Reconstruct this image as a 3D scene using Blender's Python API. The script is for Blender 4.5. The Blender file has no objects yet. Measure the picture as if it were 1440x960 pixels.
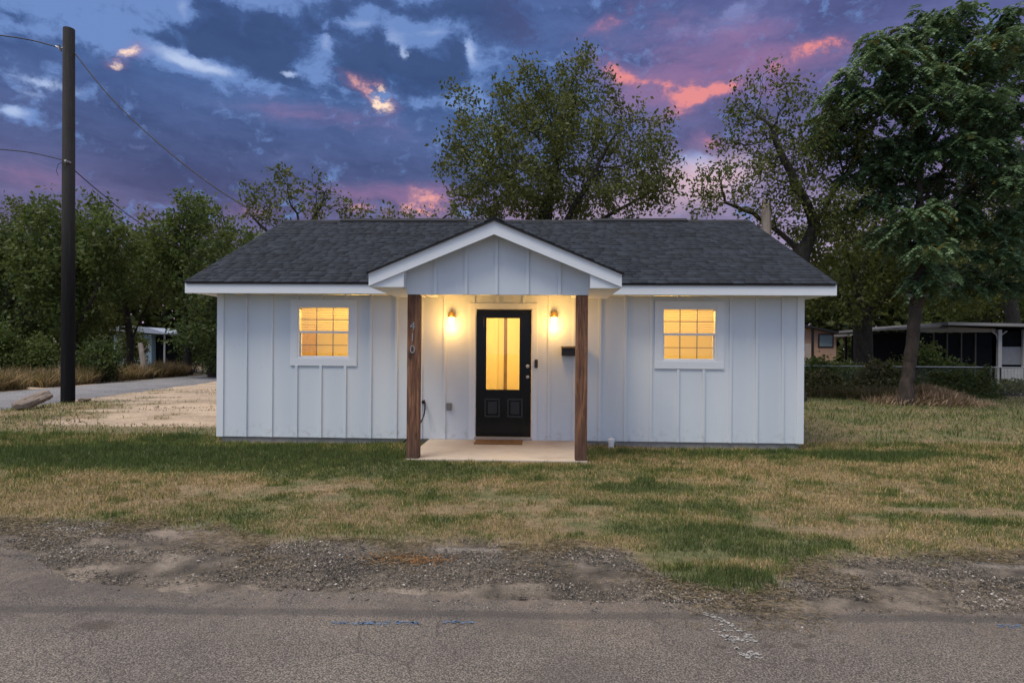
import bpy, math, random
import numpy as np
from mathutils import Matrix, Vector

rng = np.random.default_rng(7)
random.seed(7)
scene = bpy.context.scene
COL = scene.collection

# ------------------------------------------------------------------ camera
F = 853.9; CX, CY, CZ = 0.5077, -10.0433, 1.4911; YAW = 0.0368; ROLL = 0.0074; YH = 491.7
cam_d = bpy.data.cameras.new('camera'); cam = bpy.data.objects.new('camera', cam_d); COL.objects.link(cam)
cam_d.sensor_width = 36.0; cam_d.sensor_fit = 'HORIZONTAL'; cam_d.lens = F / 1440 * 36
cam_d.shift_y = (YH - 480) / 1440; cam_d.clip_end = 2000; cam_d.clip_start = 0.05
cam.matrix_world = (Matrix.Translation((CX, CY, CZ)) @ Matrix.Rotation(YAW, 4, 'Z') @ Matrix.Rotation(math.pi / 2, 4, 'X')
                    @ Matrix.Rotation(ROLL, 4, 'Z'))
scene.camera = cam
GZ = -0.075                                   # lawn level; z = 0 is the porch floor

def ray(px, py):
    a, b = px - 720, py - YH
    u = a * math.cos(ROLL) + b * math.sin(ROLL); v = -a * math.sin(ROLL) + b * math.cos(ROLL)
    c, s = math.cos(YAW), math.sin(YAW)
    return np.array([c * u / F - s, s * u / F + c, -v / F])
def at(px, py, Y):                           # world point at depth Y seen at a spot of the survey photo
    d = ray(px, py); t = (Y - CY) / d[1]
    return np.array([CX, CY, CZ]) + d * t
def gr(px, py, z=GZ):
    d = ray(px, py); t = (z - CZ) / d[2]
    return (np.array([CX, CY, CZ]) + d * t)

# ------------------------------------------------------------------ materials
def lin(r, g, b):
    f = lambda c: (c / 255 / 12.92) if c / 255 <= 0.04045 else ((c / 255 + 0.055) / 1.055) ** 2.4
    return (f(r), f(g), f(b), 1.0)
def mat(name):
    m = bpy.data.materials.new(name); m.use_nodes = True; m.node_tree.nodes.clear(); return m, m.node_tree
class NT:
    def __init__(s, nt): s.nt = nt
    def n(s, t, ins=None, **kw):
        nd = s.nt.nodes.new(t)
        for k, v in kw.items(): setattr(nd, k, v)
        for k, v in (ins or {}).items():
            if isinstance(v, bpy.types.NodeSocket): s.nt.links.new(v, nd.inputs[k])
            else: nd.inputs[k].default_value = v
        return nd
    def m(s, op, a, b=0.0, c=0.0, clamp=False):
        return s.n('ShaderNodeMath', {0: a, 1: b, 2: c}, operation=op, use_clamp=clamp).outputs[0]
    def ramp(s, fac, stops, interp='LINEAR'):
        nd = s.n('ShaderNodeValToRGB', {0: fac}); cr = nd.color_ramp; cr.interpolation = interp
        while len(cr.elements) < len(stops): cr.elements.new(0.5)
        for e, (p, c) in zip(cr.elements, stops):
            e.position = p; e.color = c if len(c) == 4 else (*c, 1)
        return nd.outputs[0]
    def mix(s, f, a, b, blend='MIX'):
        nd = s.n('ShaderNodeMix', data_type='RGBA', blend_type=blend)
        for k, v in ((0, f), (6, a), (7, b)):
            if isinstance(v, bpy.types.NodeSocket): s.nt.links.new(v, nd.inputs[k])
            else: nd.inputs[k].default_value = v
        return nd.outputs[2]
    def noise(s, vec, scale, detail=4, rough=0.55, out=0, dist=0.0):
        return s.n('ShaderNodeTexNoise', {'Vector': vec, 'Scale': scale, 'Detail': detail, 'Roughness': rough, 'Distortion': dist}).outputs[out]
    def coord(s, scale=(1, 1, 1)):
        c = s.n('ShaderNodeTexCoord').outputs['Object']
        return s.n('ShaderNodeMapping', {'Vector': c, 'Scale': scale}).outputs[0]
    def sstep(s, x, a, b):
        return s.n('ShaderNodeMapRange', {0: x, 1: a, 2: b, 3: 0.0, 4: 1.0}, interpolation_type='SMOOTHSTEP').outputs[0]
    def bsdf(s, col, rough=0.6, bump=None, bstr=0.3, bdist=0.01, **kw):
        p = s.n('ShaderNodeBsdfPrincipled', {'Base Color': col, 'Roughness': rough, **{k.replace('_', ' '): v for k, v in kw.items()}})
        if bump is not None:
            b = s.n('ShaderNodeBump', {'Height': bump, 'Strength': bstr, 'Distance': bdist})
            s.nt.links.new(b.outputs[0], p.inputs['Normal'])
        o = s.n('ShaderNodeOutputMaterial'); s.nt.links.new(p.outputs[0], o.inputs[0]); return p

def simple(name, col, rough=0.6, metal=0.0, nscale=20, var=0.25, bstr=0.15, stretch=(1, 1, 1), spec=None):
    m, nt = mat(name); g = NT(nt); co = g.coord(stretch)
    nz = g.noise(co, nscale, 5)
    c = g.mix(nz, tuple(x * (1 - var) for x in col[:3]) + (1,), tuple(min(1, x * (1 + var)) for x in col[:3]) + (1,))
    g.bsdf(c, rough, nz, bstr, 0.004, Metallic=metal, **({'Specular_IOR_Level': spec} if spec is not None else {})); return m

def siding_mat():
    m, nt = mat('white_siding_paint'); g = NT(nt); co = g.coord()
    grain = g.noise(g.coord((70, 70, 4)), 1.0, 5, 0.6)
    blot = g.noise(co, 1.3, 5, 0.6); fine = g.noise(co, 9.0, 5, 0.65)
    c = g.mix(blot, (0.64, 0.695, 0.735, 1), (0.705, 0.75, 0.78, 1))
    # splash-back dirt along the foot of the boards
    z = g.n('ShaderNodeSeparateXYZ', {0: co}).outputs[2]
    low = g.sstep(z, 0.42, 0.0); d = g.m('MULTIPLY', low, g.sstep(fine, 0.48, 0.78), clamp=True)
    c = g.mix(g.m('MULTIPLY', d, 0.75), c, (0.36, 0.33, 0.28, 1))
    pan = g.noise(g.coord((2.4, .01, .02)), 1.0, 0); c = g.mix(1.0, c, g.ramp(pan, [(0.3, (0.93, 0.94, 0.96)), (0.7, (1.04, 1.03, 1.02))]), 'MULTIPLY')
    nx = g.n('ShaderNodeTexVoronoi', {'Vector': g.coord((2.45, .01, 2.5)), 'Scale': 1.0, 'Randomness': .25}).outputs[0]; c = g.mix(g.m('MULTIPLY', g.sstep(nx, .022, .012), .5), c, (0.3, .3, .31, 1))
    st = g.sstep(g.noise(g.coord((9, 9, 0.6)), 1.0, 4), 0.62, 0.85)
    c = g.mix(g.m('MULTIPLY', st, 0.12), c, (0.42, 0.42, 0.42, 1))
    g.bsdf(c, 0.55, grain, 0.22, 0.003); return m
def wood_post_mat():
    m, nt = mat('stained_rough_wood'); g = NT(nt)
    gr_ = g.noise(g.coord((30, 30, 2.2)), 1.0, 7, 0.65, dist=0.6); bl = g.noise(g.coord((3, 3, 1.5)), 1.6, 4)
    c = g.ramp(gr_, [(0.30, (0.045, 0.020, 0.012)), (0.48, (0.155, 0.068, 0.036)), (0.68, (0.33, 0.165, 0.092))])
    c = g.mix(g.m('MULTIPLY', g.sstep(bl, 0.45, 0.75), .6), c, (0.07, 0.028, 0.016, 1))
    kn = g.n('ShaderNodeTexVoronoi', {'Vector': g.coord((7, 7, 2.2)), 'Scale': 1.0}).outputs[0]
    c = g.mix(g.m('MULTIPLY', g.sstep(kn, .22, .08), .8), c, (0.022, 0.011, 0.008, 1))
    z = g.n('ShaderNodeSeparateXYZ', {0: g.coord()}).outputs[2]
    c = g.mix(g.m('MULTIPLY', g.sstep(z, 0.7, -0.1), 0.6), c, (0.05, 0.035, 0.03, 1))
    g.bsdf(c, 0.85, gr_, 0.9, 0.010); return m
def pole_mat():
    m, nt = mat('creosoted_pole_wood'); g = NT(nt)
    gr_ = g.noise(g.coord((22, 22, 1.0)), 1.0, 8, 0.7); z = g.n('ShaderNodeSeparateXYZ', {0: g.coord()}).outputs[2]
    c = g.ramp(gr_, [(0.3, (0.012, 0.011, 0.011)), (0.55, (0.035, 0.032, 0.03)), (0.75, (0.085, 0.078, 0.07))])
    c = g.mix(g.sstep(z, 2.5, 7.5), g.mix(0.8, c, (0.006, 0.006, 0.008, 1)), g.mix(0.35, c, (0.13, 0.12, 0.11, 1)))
    g.bsdf(c, 0.9, gr_, 0.7, 0.01, Specular_IOR_Level=0.12); return m
def bark_mat(name, a, b):
    m, nt = mat(name); g = NT(nt)
    n1 = g.noise(g.coord((5, 5, 1.6)), 1.5, 8, 0.7, dist=0.8)
    c = g.ramp(n1, [(0.3, a), (0.7, b)]); g.bsdf(c, 0.95, n1, 0.9, 0.03); return m
def leaf_mat(name, rough=0.5, trans=0.25):
    m, nt = mat(name); g = NT(nt)
    c = g.n('ShaderNodeAttribute', attribute_name='tint').outputs['Color']
    p = g.n('ShaderNodeBsdfPrincipled', {'Base Color': c, 'Roughness': rough, 'Specular IOR Level': 0.25})
    t = g.n('ShaderNodeBsdfTranslucent', {'Color': g.mix(0.4, c, (0.16, 0.20, 0.04, 1))})
    mx = g.n('ShaderNodeMixShader', {0: trans}); nt.links.new(p.outputs[0], mx.inputs[1]); nt.links.new(t.outputs[0], mx.inputs[2])
    o = g.n('ShaderNodeOutputMaterial'); nt.links.new(mx.outputs[0], o.inputs[0]); return m
def attr_mat(name, rough=0.8, bump_scale=60, bstr=0.3, dist=0.004):
    m, nt = mat(name); g = NT(nt)
    c = g.n('ShaderNodeAttribute', attribute_name='tint').outputs['Color']
    nz = g.noise(g.coord(), bump_scale, 5, 0.65)
    c = g.mix(g.m('MULTIPLY', nz, 0.6), c, (0, 0, 0, 1)) if False else g.mix(1.0, c, g.ramp(nz, [(0.3, (0.6, 0.6, 0.6)), (0.7, (1.35, 1.35, 1.35))]), 'MULTIPLY')
    g.bsdf(c, rough, nz, bstr, dist); return m
def glass_mat(name, tint=(1, 1, 1, 1), refl=0.14):
    m, nt = mat(name); g = NT(nt)
    t = g.n('ShaderNodeBsdfTransparent', {'Color': tint}); gl = g.n('ShaderNodeBsdfGlossy', {'Roughness': 0.02})
    fr = g.n('ShaderNodeFresnel', {'IOR': 1.5}); f = g.m('MULTIPLY', fr.outputs[0], refl / 0.08, clamp=True)
    mx = g.n('ShaderNodeMixShader', {0: f}); nt.links.new(t.outputs[0], mx.inputs[1]); nt.links.new(gl.outputs[0], mx.inputs[2])
    o = g.n('ShaderNodeOutputMaterial'); nt.links.new(mx.outputs[0], o.inputs[0]); return m
def emit_mat(name, col, s):
    m, nt = mat(name); g = NT(nt)
    e = g.n('ShaderNodeEmission', {0: col, 1: s}); o = g.n('ShaderNodeOutputMaterial'); nt.links.new(e.outputs[0], o.inputs[0]); return m

M = {}
M['siding'] = siding_mat()
M['trim'] = simple('white_trim_paint', (0.73, 0.765, 0.79), 0.5, nscale=6, var=0.04, bstr=0.06)
M['vinyl'] = simple('white_vinyl', (0.78, 0.79, 0.80), 0.35, nscale=8, var=0.03, bstr=0.02)
M['concrete'] = simple('grey_concrete', (0.30, 0.29, 0.27), 0.9, nscale=14, var=0.35, bstr=0.5)
_m, _nt = mat('pale_porch_concrete'); g = NT(_nt); co = g.coord(); n1 = g.noise(co, 3, 6, .65); n2 = g.noise(co, 22, 5, .7)
_c = g.mix(n1, (0.36, 0.31, 0.26, 1), (0.58, 0.50, 0.42, 1)); _c = g.mix(g.m('MULTIPLY', g.sstep(n2, .55, .72), .35), _c, (0.2, .17, .14, 1)); _c = g.mix(g.m('MULTIPLY', g.sstep(g.noise(co, 1.6, 4), .55, .7), .45), _c, (0.30, .24, .19, 1))
g.bsdf(_c, .85, n2, .3, .003); M['slab'] = _m
M['post'] = wood_post_mat(); M['pole'] = pole_mat()
M['black'] = simple('black_door_paint', (0.004, 0.0045, 0.0055), 0.22, nscale=12, var=0.2, bstr=0.02, spec=0.32)
M['blackpanel'] = simple('black_panel_paint', (0.016, 0.017, 0.019), 0.35, nscale=12, var=0.2, bstr=0.02)
M['blackmetal'] = simple('black_metal', (0.012, 0.012, 0.013), 0.45, nscale=12, var=0.2)
M['nickel'] = simple('satin_nickel', (0.55, 0.54, 0.52), 0.3, metal=1.0, var=0.05)
M['brass'] = simple('aged_brass', (0.40, 0.26, 0.10), 0.45, metal=0.7, var=0.15)
M['greyplastic'] = simple('grey_plastic', (0.20, 0.20, 0.19), 0.6, var=0.1)
M['brownplastic'] = simple('dark_bronze_plastic', (0.03, 0.02, 0.018), 0.4, var=0.1)
M['number'] = simple('grey_metal_number', (0.30, 0.30, 0.31), 0.5, metal=0.3, var=0.1)
M['pvc'] = simple('white_pvc', (0.80, 0.80, 0.80), 0.35, var=0.03)
M['cable'] = simple('black_rubber_cable', (0.012, 0.012, 0.012), 0.6, var=0.1)
M['roomwall'] = simple('cream_room_paint', (0.80, 0.72, 0.56), 0.8, nscale=1.5, var=0.05, bstr=0.02)
M['roomfloor'] = simple('wood_room_floor', (0.30, 0.19, 0.10), 0.5, nscale=5, var=0.3, stretch=(1, 8, 1))
M['roomdark'] = simple('brown_cabinet_wood', (0.16, 0.10, 0.05), 0.6, nscale=5, var=0.4, stretch=(12, 12, 1))
_m, _nt = mat('ivory_blind_slat'); g = NT(_nt)
_mx = g.n('ShaderNodeMixShader', {0: 0.62}); _nt.links.new(g.n('ShaderNodeBsdfDiffuse', {'Color': (.82, .76, .62, 1)}).outputs[0], _mx.inputs[1]); _nt.links.new(g.n('ShaderNodeBsdfTranslucent', {'Color': (.95, .88, .70, 1)}).outputs[0], _mx.inputs[2])
_nt.links.new(_mx.outputs[0], g.n('ShaderNodeOutputMaterial').inputs[0]); M['blind'] = _m
M['screenline'] = simple('brown_muntin', (0.20, 0.15, 0.09), 0.5, var=0.1)
M['glass'] = glass_mat('window_glass', refl=0.12)
M['shade'] = emit_mat('lantern_glow', (1.0, 0.70, 0.33, 1), 3.6)
M['shingle'] = attr_mat('asphalt_shingle', 0.92, 90, 0.5, 0.004)
M['ridge'] = simple('black_ridge_vent', (0.014, 0.015, 0.018), 0.9, nscale=60, var=0.3)
M['galv'] = simple('galvanised_steel', (0.32, 0.33, 0.34), 0.5, metal=0.5, nscale=30, var=0.2)
M['metalroof'] = simple('weathered_metal_roof', (0.24, 0.235, 0.23), 0.5, metal=0.2, nscale=2, var=0.25)
M['peach'] = simple('peach_stucco', (0.42, 0.27, 0.19), 0.9, nscale=3, var=0.15)
M['blueboard'] = simple('pale_blue_boards', (0.20, 0.29, 0.33), 0.8, nscale=3, var=0.15)
M['screen_bayshade'] = simple('porch_screen_and_bay_shade', (0.007, 0.008, 0.009), 0.95, nscale=5, var=0.5, spec=0.05)
M['darkpost'] = simple('dark_weathered_post', (0.055, 0.052, 0.05), 0.9, nscale=4, var=.3)
M['beige'] = simple('faded_beige_board', (0.20, 0.18, 0.15), 0.8, nscale=3, var=0.2)
M['whiteold'] = simple('weathered_white_board', (0.34, 0.345, 0.35), 0.8, nscale=6, var=0.25)
M['greypanel'] = simple('grey_porch_panel', (0.16, 0.17, 0.19), 0.8, nscale=5, var=0.25)
M['deadwood'] = simple('bleached_dead_wood', (0.34, 0.28, 0.23), 0.9, nscale=3, var=0.5, bstr=0.6, stretch=(3, 3, 0.6))
M['logwood'] = simple('weathered_log', (0.20, 0.16, 0.13), 0.9, nscale=4, var=0.6, bstr=0.8, stretch=(1, 4, 4))
M['bark1'] = bark_mat('dark_rough_bark', (0.014, 0.012, 0.010), (0.055, 0.047, 0.038))
M['bark2'] = bark_mat('grey_brown_bark', (0.02, 0.015, 0.012), (0.085, 0.062, 0.048))
M['leaf'] = leaf_mat('tree_leaves', 0.5, 0.40); M['leafgloss'] = leaf_mat('compound_leaves', 0.34, 0.30)
M['blade'] = leaf_mat('grass_blades', 0.7, 0.3)
M['stone'] = attr_mat('loose_stones', 0.9, 80, 0.3)

# ------------------------------------------------------------------ object helpers
WL = {}
def tag(o, label=None, cat=None, group=None, kind=None):
    if label: o['label'] = label
    if cat: o['category'] = cat
    if group: o['group'] = group
    if kind: o['kind'] = kind
    return o
def empty(name, loc, label, cat, group=None):
    o = bpy.data.objects.new(name, None); COL.objects.link(o); o.location = loc; o.empty_display_size = 0.3
    WL[o.name] = np.array(loc, float); return tag(o, label, cat, group)
def link(name, me, material, parent=None):
    o = bpy.data.objects.new(name, me); COL.objects.link(o)
    if material: me.materials.append(material)
    if parent is not None:
        o.parent = parent
        WL[o.name] = WL.get(parent.name, np.zeros(3))
    return o
def off(parent): return WL.get(parent.name, np.zeros(3)) if parent is not None else np.zeros(3)
def np_mesh(name, V, Fc, nside, material, parent=None, tint=None, smooth=False, origin=None):
    me = bpy.data.meshes.new(name)
    o3 = off(parent) if parent is not None else (np.array(origin, float) if origin is not None else np.zeros(3))
    V = np.asarray(V, np.float32) - o3.astype(np.float32); Fc = np.asarray(Fc, np.int32).reshape(-1, nside)
    me.vertices.add(len(V)); me.vertices.foreach_set('co', V.ravel())
    me.loops.add(Fc.size); me.loops.foreach_set('vertex_index', Fc.ravel())
    me.polygons.add(len(Fc)); me.polygons.foreach_set('loop_start', np.arange(0, Fc.size, nside, dtype=np.int32))
    if smooth: me.polygons.foreach_set('use_smooth', np.ones(len(Fc), bool))
    me.update(calc_edges=True)
    if tint is not None:
        a = me.color_attributes.new('tint', 'FLOAT_COLOR', 'POINT')
        c = np.ones((len(V), 4), np.float32); c[:, :3] = tint; a.data.foreach_set('color', c.ravel())
    o = link(name, me, material, parent)
    if parent is None and origin is not None: o.location = origin; WL[o.name] = o3
    return o
class MB:
    def __init__(s): s.v = []; s.f = []
    def raw(s, vs, fs):
        b = len(s.v); s.v += [tuple(map(float, p)) for p in vs]; s.f += [tuple(i + b for i in f) for f in fs]; return s
    def box(s, x0, x1, y0, y1, z0, z1):
        vs = [(x, y, z) for z in (z0, z1) for y in (y0, y1) for x in (x0, x1)]
        return s.raw(vs, [(0, 2, 3, 1), (4, 5, 7, 6), (0, 1, 5, 4), (2, 6, 7, 3), (0, 4, 6, 2), (1, 3, 7, 5)])
    def prism_y(s, poly, y0, y1):           # poly: (x,z) counter-clockwise seen from -y
        n = len(poly); vs = [(x, y0, z) for x, z in poly] + [(x, y1, z) for x, z in poly]
        fs = [tuple(range(n)), tuple(range(2 * n - 1, n - 1, -1))] + [(i, i + n, (i + 1) % n + n, (i + 1) % n) for i in range(n)]
        return s.raw(vs, fs)
    def prism_x(s, poly, x0, x1):           # poly: (y,z)
        n = len(poly); vs = [(x0, y, z) for y, z in poly] + [(x1, y, z) for y, z in poly]
        fs = [tuple(range(n - 1, -1, -1)), tuple(range(n, 2 * n))] + [(i, (i + 1) % n, (i + 1) % n + n, i + n) for i in range(n)]
        return s.raw(vs, fs)
    def tube(s, pts, r, k=8):
        pts = [np.array(p, float) for p in pts]; rs = r if hasattr(r, '__len__') else [r] * len(pts); vs = []; fs = []
        for i, p in enumerate(pts):
            d = pts[min(i + 1, len(pts) - 1)] - pts[max(i - 1, 0)]; d /= np.linalg.norm(d) + 1e-9
            a = np.cross(d, (0, 0, 1) if abs(d[2]) < 0.9 else (1, 0, 0)); a /= np.linalg.norm(a); b = np.cross(d, a)
            for j in range(k):
                t = 2 * math.pi * j / k; vs.append(p + rs[i] * (a * math.cos(t) + b * math.sin(t)))
        for i in range(len(pts) - 1):
            for j in range(k):
                fs.append((i * k + j, i * k + (j + 1) % k, (i + 1) * k + (j + 1) % k, (i + 1) * k + j))
        fs.append(tuple(range(k - 1, -1, -1))); fs.append(tuple(range((len(pts) - 1) * k, len(pts) * k)))
        return s.raw(vs, fs)
    def lathe(s, c, prof, k=20):            # prof: (r,z) bottom to top, closed
        vs = []; fs = []
        for r, z in prof:
            for j in range(k):
                t = 2 * math.pi * j / k; vs.append((c[0] + r * math.cos(t), c[1] + r * math.sin(t), c[2] + z))
        for i in range(len(prof) - 1):
            for j in range(k): fs.append((i * k + j, i * k + (j + 1) % k, (i + 1) * k + (j + 1) % k, (i + 1) * k + j))
        fs.append(tuple(range(k - 1, -1, -1))); fs.append(tuple(range((len(prof) - 1) * k, len(prof) * k)))
        return s.raw(vs, fs)
    def build(s, name, material, parent=None, bevel=0.0, smooth=False, origin=None):
        me = bpy.data.meshes.new(name)
        o3 = off(parent) if parent is not None else (np.array(origin, float) if origin is not None else np.zeros(3))
        me.from_pydata([tuple(np.array(p) - o3) for p in s.v], [], s.f); me.update()
        if smooth:
            me.polygons.foreach_set('use_smooth', np.ones(len(me.polygons), bool))
        o = link(name, me, material, parent)
        if parent is None and origin is not None: o.location = origin
        if bevel: b = o.modifiers.new('bevel', 'BEVEL'); b.width = bevel; b.segments = 2; b.limit_method = 'ANGLE'
        return o

# ------------------------------------------------------------------ numpy noise
_T = rng.random((256, 256))
def vnoise(x, y):
    xi = np.floor(x).astype(int); yi = np.floor(y).astype(int); fx = x - xi; fy = y - yi
    fx = fx * fx * (3 - 2 * fx); fy = fy * fy * (3 - 2 * fy); a = lambda i, j: _T[(xi + i) & 255, (yi + j) & 255]
    return (a(0, 0) * (1 - fx) + a(1, 0) * fx) * (1 - fy) + (a(0, 1) * (1 - fx) + a(1, 1) * fx) * fy
def fbm(x, y, o=4):
    s = 0; a = 0.5; t = 0
    for i in range(o): s = s + a * vnoise(x * 2 ** i + 17 * i, y * 2 ** i + 31 * i); t += a; a *= 0.55
    return s / t
def ss(x, a, b):
    t = np.clip((x - a) / (b - a), 0, 1); return t * t * (3 - 2 * t)

# ------------------------------------------------------------------ ground zones
EX = np.array([-60, -12, -4.2, -2.6, -1.9, -1.5, 0, 0.8, 1.2, 1.45, 1.8, 2.1, 2.45, 3.2, 4.3, 8, 60])
EY = np.array([-4.6, -4.7, -4.8, -4.75, -5.0, -5.19, -5.19, -5.12, -5.3, -5.95, -6.15, -6.0, -5.5, -5.33, -5.2, -5.1, -5.1])
def grass_edge(X, Y):                                    # >0 on the lawn side
    e = np.interp(X, EX, EY)
    return (Y - e) + (fbm(X * 1.7 + 3, Y * 1.7, 4) - 0.5) * 0.45
def side_near(Y): return np.interp(Y, [-20, 0, 4.5, 9, 17.5, 30, 60, 200], [-11.6, -12.2, -12.66, -13.2, -14.15, -16.2, -22, -55])
def side_far(Y): return np.interp(Y, [-20, 0, 9.7, 17, 24.6, 40, 60, 200], [-16.6, -16.9, -17.4, -17.9, -18.3, -20.8, -25.6, -59])
GREEN = []
for px, py, rx, ry, a in [(560, 668, 1.6, .5, .8), (250, 650, 2.4, .7, .9), (100, 640, 2., .6, .6), (420, 640, 2.5, .6, .9), (620, 735, .35, .3, .6),
                          (850, 685, .5, .2, .8), (940, 688, .7, .35, 1.2), (985, 715, .7, .3, 1.35), (1030, 750, .45, .25, 1.0), (1065, 778, .5, .16, 1.3), (1010, 818, .36, .18, 1.9), (960, 775, .4, .3, .9), (1110, 782, .2, .1, .9),
                          (880, 740, .5, .3, .8), (1290, 712, .5, .12, 1.0), (1330, 730, .6, .15, .6), (640, 700, .9, .3, .55), (1000, 640, 2.4, .45, .8), (1180, 640, 1.5, .4, 1.0), (760, 665, 1.6, .3, .6),
                          (720, 720, .6, .25, .3)]:
    c = gr(px, py); GREEN.append((c[0], c[1], rx, ry, a))
def green_amt(X, Y):
    g = np.zeros_like(X)
    for cx, cy, rx, ry, a in GREEN: g = g + a * np.exp(-((X - cx) / rx) ** 2 - ((Y - cy) / ry) ** 2)
    g = g + .55 * (ss(fbm(X * 3.3 + 80, Y * 4.4, 3), .58, .72))
    g = g * (0.45 + 1.2 * fbm(X * 2.6 + 50, Y * 3.4, 4)) * (0.75 + .5 * fbm(X * 11, Y * 11, 2))
    g = g + 0.42 * ss(Y, -0.5, 1.5) * ss(X, 4.5, 5.5) + .10
    g = g + 0.62 * ss(Y, -3.0, -1.9) * ss(X, -0.5, -2.5) * ss(X, -11, -7) * ss(Y, 1.5, .3)
    g = g + (fbm(X * 0.9, Y * 1.4, 4) - 0.45) * 1.7 + (fbm(X * 4 + 9, Y * 4, 3) - 0.5) * 1.1
    return np.clip(g, 0, 1.35)
def bare_amt(X, Y):                                      # sandy driveway beside the house
    wx_ = (fbm(X * .6, Y * .6 + 9, 3) - .5) * 3; s = fbm(X * 0.40 + 5 + wx_, Y * 0.8 - X * .15 + wx_, 5) - 0.5; s2 = fbm(X * 1.6, Y * 2.4 + wx_, 4) - 0.5
    core = ss(Y, 0.9, 2.4) * ss(X, -4.0, -5.2) * ss(Y, 26, 16) * (1 - .75 * ss(X + .25 * (Y - 3), -8.6, -10.6) * ss(Y, 9, 5))
    edge = ss(X - side_near(Y), 0.2, 2.6)
    left = ss(Y, 0.4, 2.0) * ss(X, -6.5, -9.5) * 0.55
    b = core * (0.66 + 0.25 * edge) + left * 0.2 + s * 1.7 * core + s2 * 1.0 * core
    return np.clip(ss(b, 0.28, 0.75), 0, 1)
def relief(X, Y):
    r = (fbm(X * 0.5, Y * 0.5, 3) - 0.5) * 0.05 * ss(grass_edge(X, Y), 0.0, 1.0)
    near = ss(np.maximum(np.abs(X) - 5.4, -Y - 2.2), 0.0, 1.0)        # flat beside the slab and foundation
    lip = 0.02 * ss(grass_edge(X, Y), -0.1, 0.15)
    r2 = 0.042 * ss(np.maximum(np.abs(X) - 1.3, np.abs(Y + 1.9) - 0.0), 0.9, 0.1)
    fd = -0.035 * ss(np.abs(X), 1.6, 2.6) * ss(np.abs(X), 5.6, 5.0) * ss(Y, -.7, -.1) * ss(Y, 8, 7.4)
    onside = ss(np.abs(X - (side_near(Y) + side_far(Y)) / 2), 2.2, 3.2)
    return (r * near + lip) * onside - 0.012 + r2 + fd
def terrain(X, Y): return GZ + relief(X, Y)
lat = lambda a, b, n: np.linspace(a, b, n)
def grid_sheet(name, xs, ys, zf, material, tintf=None, **kw):
    X, Y = np.meshgrid(xs, ys); nx, ny = len(xs), len(ys)
    V = np.stack([X.ravel(), Y.ravel(), zf(X.ravel(), Y.ravel())], 1)
    i = np.arange(nx * ny).reshape(ny, nx)
    Fc = np.stack([i[:-1, :-1], i[:-1, 1:], i[1:, 1:], i[1:, :-1]], -1).reshape(-1, 4)
    return np_mesh(name, V, Fc, 4, material, tint=tintf(X.ravel(), Y.ravel()) if tintf else None, smooth=True, **kw)

C3 = lambda *a: np.array(a, float)
STRAW = C3(0.52, 0.38, 0.19); GREENC = C3(0.165, 0.200, 0.050); DKGREEN = C3(0.085, 0.122, 0.038); SOIL = C3(0.17, 0.12, 0.08)
SAND = C3(0.50, 0.38, 0.275); SHOULDER = C3(0.180, 0.148, 0.118)
def ground_tint(X, Y):
    g = green_amt(X, Y)[:, None]; b = bare_amt(X, Y)[:, None]; e = ss(grass_edge(X, Y), -0.15, 0.25)[:, None]
    n = fbm(X * 2.3, Y * 2.3, 4)[:, None]; n2 = fbm(X * 7 + 3, Y * 7, 3)[:, None]
    under = (SOIL * 0.75 + STRAW * 0.22) * (0.7 + 0.6 * n2)
    g = np.clip(g, 0, 1); lawn = under * (1 - 0.7 * g) + (DKGREEN * 0.9) * 0.7 * g
    sh = SHOULDER * (0.35 + 1.3 * ss(n * .6 + n2 * .4, .25, .75))
    smooth_dirt = np.exp(-((X + 1.9) / 1.3) ** 2 - ((Y + 5.05) / 0.22) ** 2)[:, None]
    sh = sh * (1 - 0.7 * smooth_dirt) + C3(0.27, 0.215, 0.175) * 0.7 * smooth_dirt
    pale = (ss(fbm(X * 1.1 + 40, Y * 5, 4), 0.55, 0.75) * np.exp(-((Y + 5.3) / 0.3) ** 2))[:, None]
    sh = sh * (1 - 0.6 * pale) + C3(0.40, 0.36, 0.32) * 0.6 * pale
    c = sh * (1 - e) + lawn * e
    n3 = fbm(X * .7 + 30, Y * 1.3, 4)[:, None]; sand = SAND * (0.55 + 0.45 * n + .45 * n3) * (1 - .3 * ss(fbm(X * .5 - Y * .15, Y * 2.2 + X * .2, 4), .55, .7)[:, None])
    c = c * (1 - b) + sand * b
    wood = (ss(X, -18.3, -19.5) + ss(Y, 11.3, 13) * ss(X, 4, 8))[:, None].clip(0, 1)
    return c * (1 - wood) + (SOIL * 0.8 * (0.6 + 0.8 * n)) * wood

gm, gnt = mat('ground_soil'); g = NT(gnt)
tc = g.n('ShaderNodeAttribute', attribute_name='tint').outputs['Color']; co = g.coord()
n1 = g.noise(co, 14, 8, 0.7); n2 = g.noise(co, 120, 4, 0.6)
c = g.mix(1.0, tc, g.ramp(n1, [(0.3, (0.62, 0.62, 0.62)), (0.7, (1.35, 1.35, 1.35))]), 'MULTIPLY')
c = g.mix(1.0, c, g.ramp(n2, [(0.35, (0.7, 0.7, 0.7)), (0.65, (1.3, 1.3, 1.3))]), 'MULTIPLY')
g.bsdf(c, 0.95, g.m('ADD', n1, n2), 0.8, 0.02)
xs = np.unique(np.concatenate([np.array([-400, -250, -150, -90, -60, -45, -35.]), lat(-28, -7, 120), lat(-7, 7, 300), lat(7, 26, 130), np.array([30, 38, 50, 70, 110, 180, 300, 400.])]))
ys = np.unique(np.concatenate([np.array([-200, -100, -50, -30, -20.]), lat(-12, -6.6, 30), lat(-6.6, 0.5, 220), lat(0.5, 14, 180), lat(14, 34, 90), np.array([40, 50, 65, 90, 130, 200, 320, 450.])]))
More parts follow.
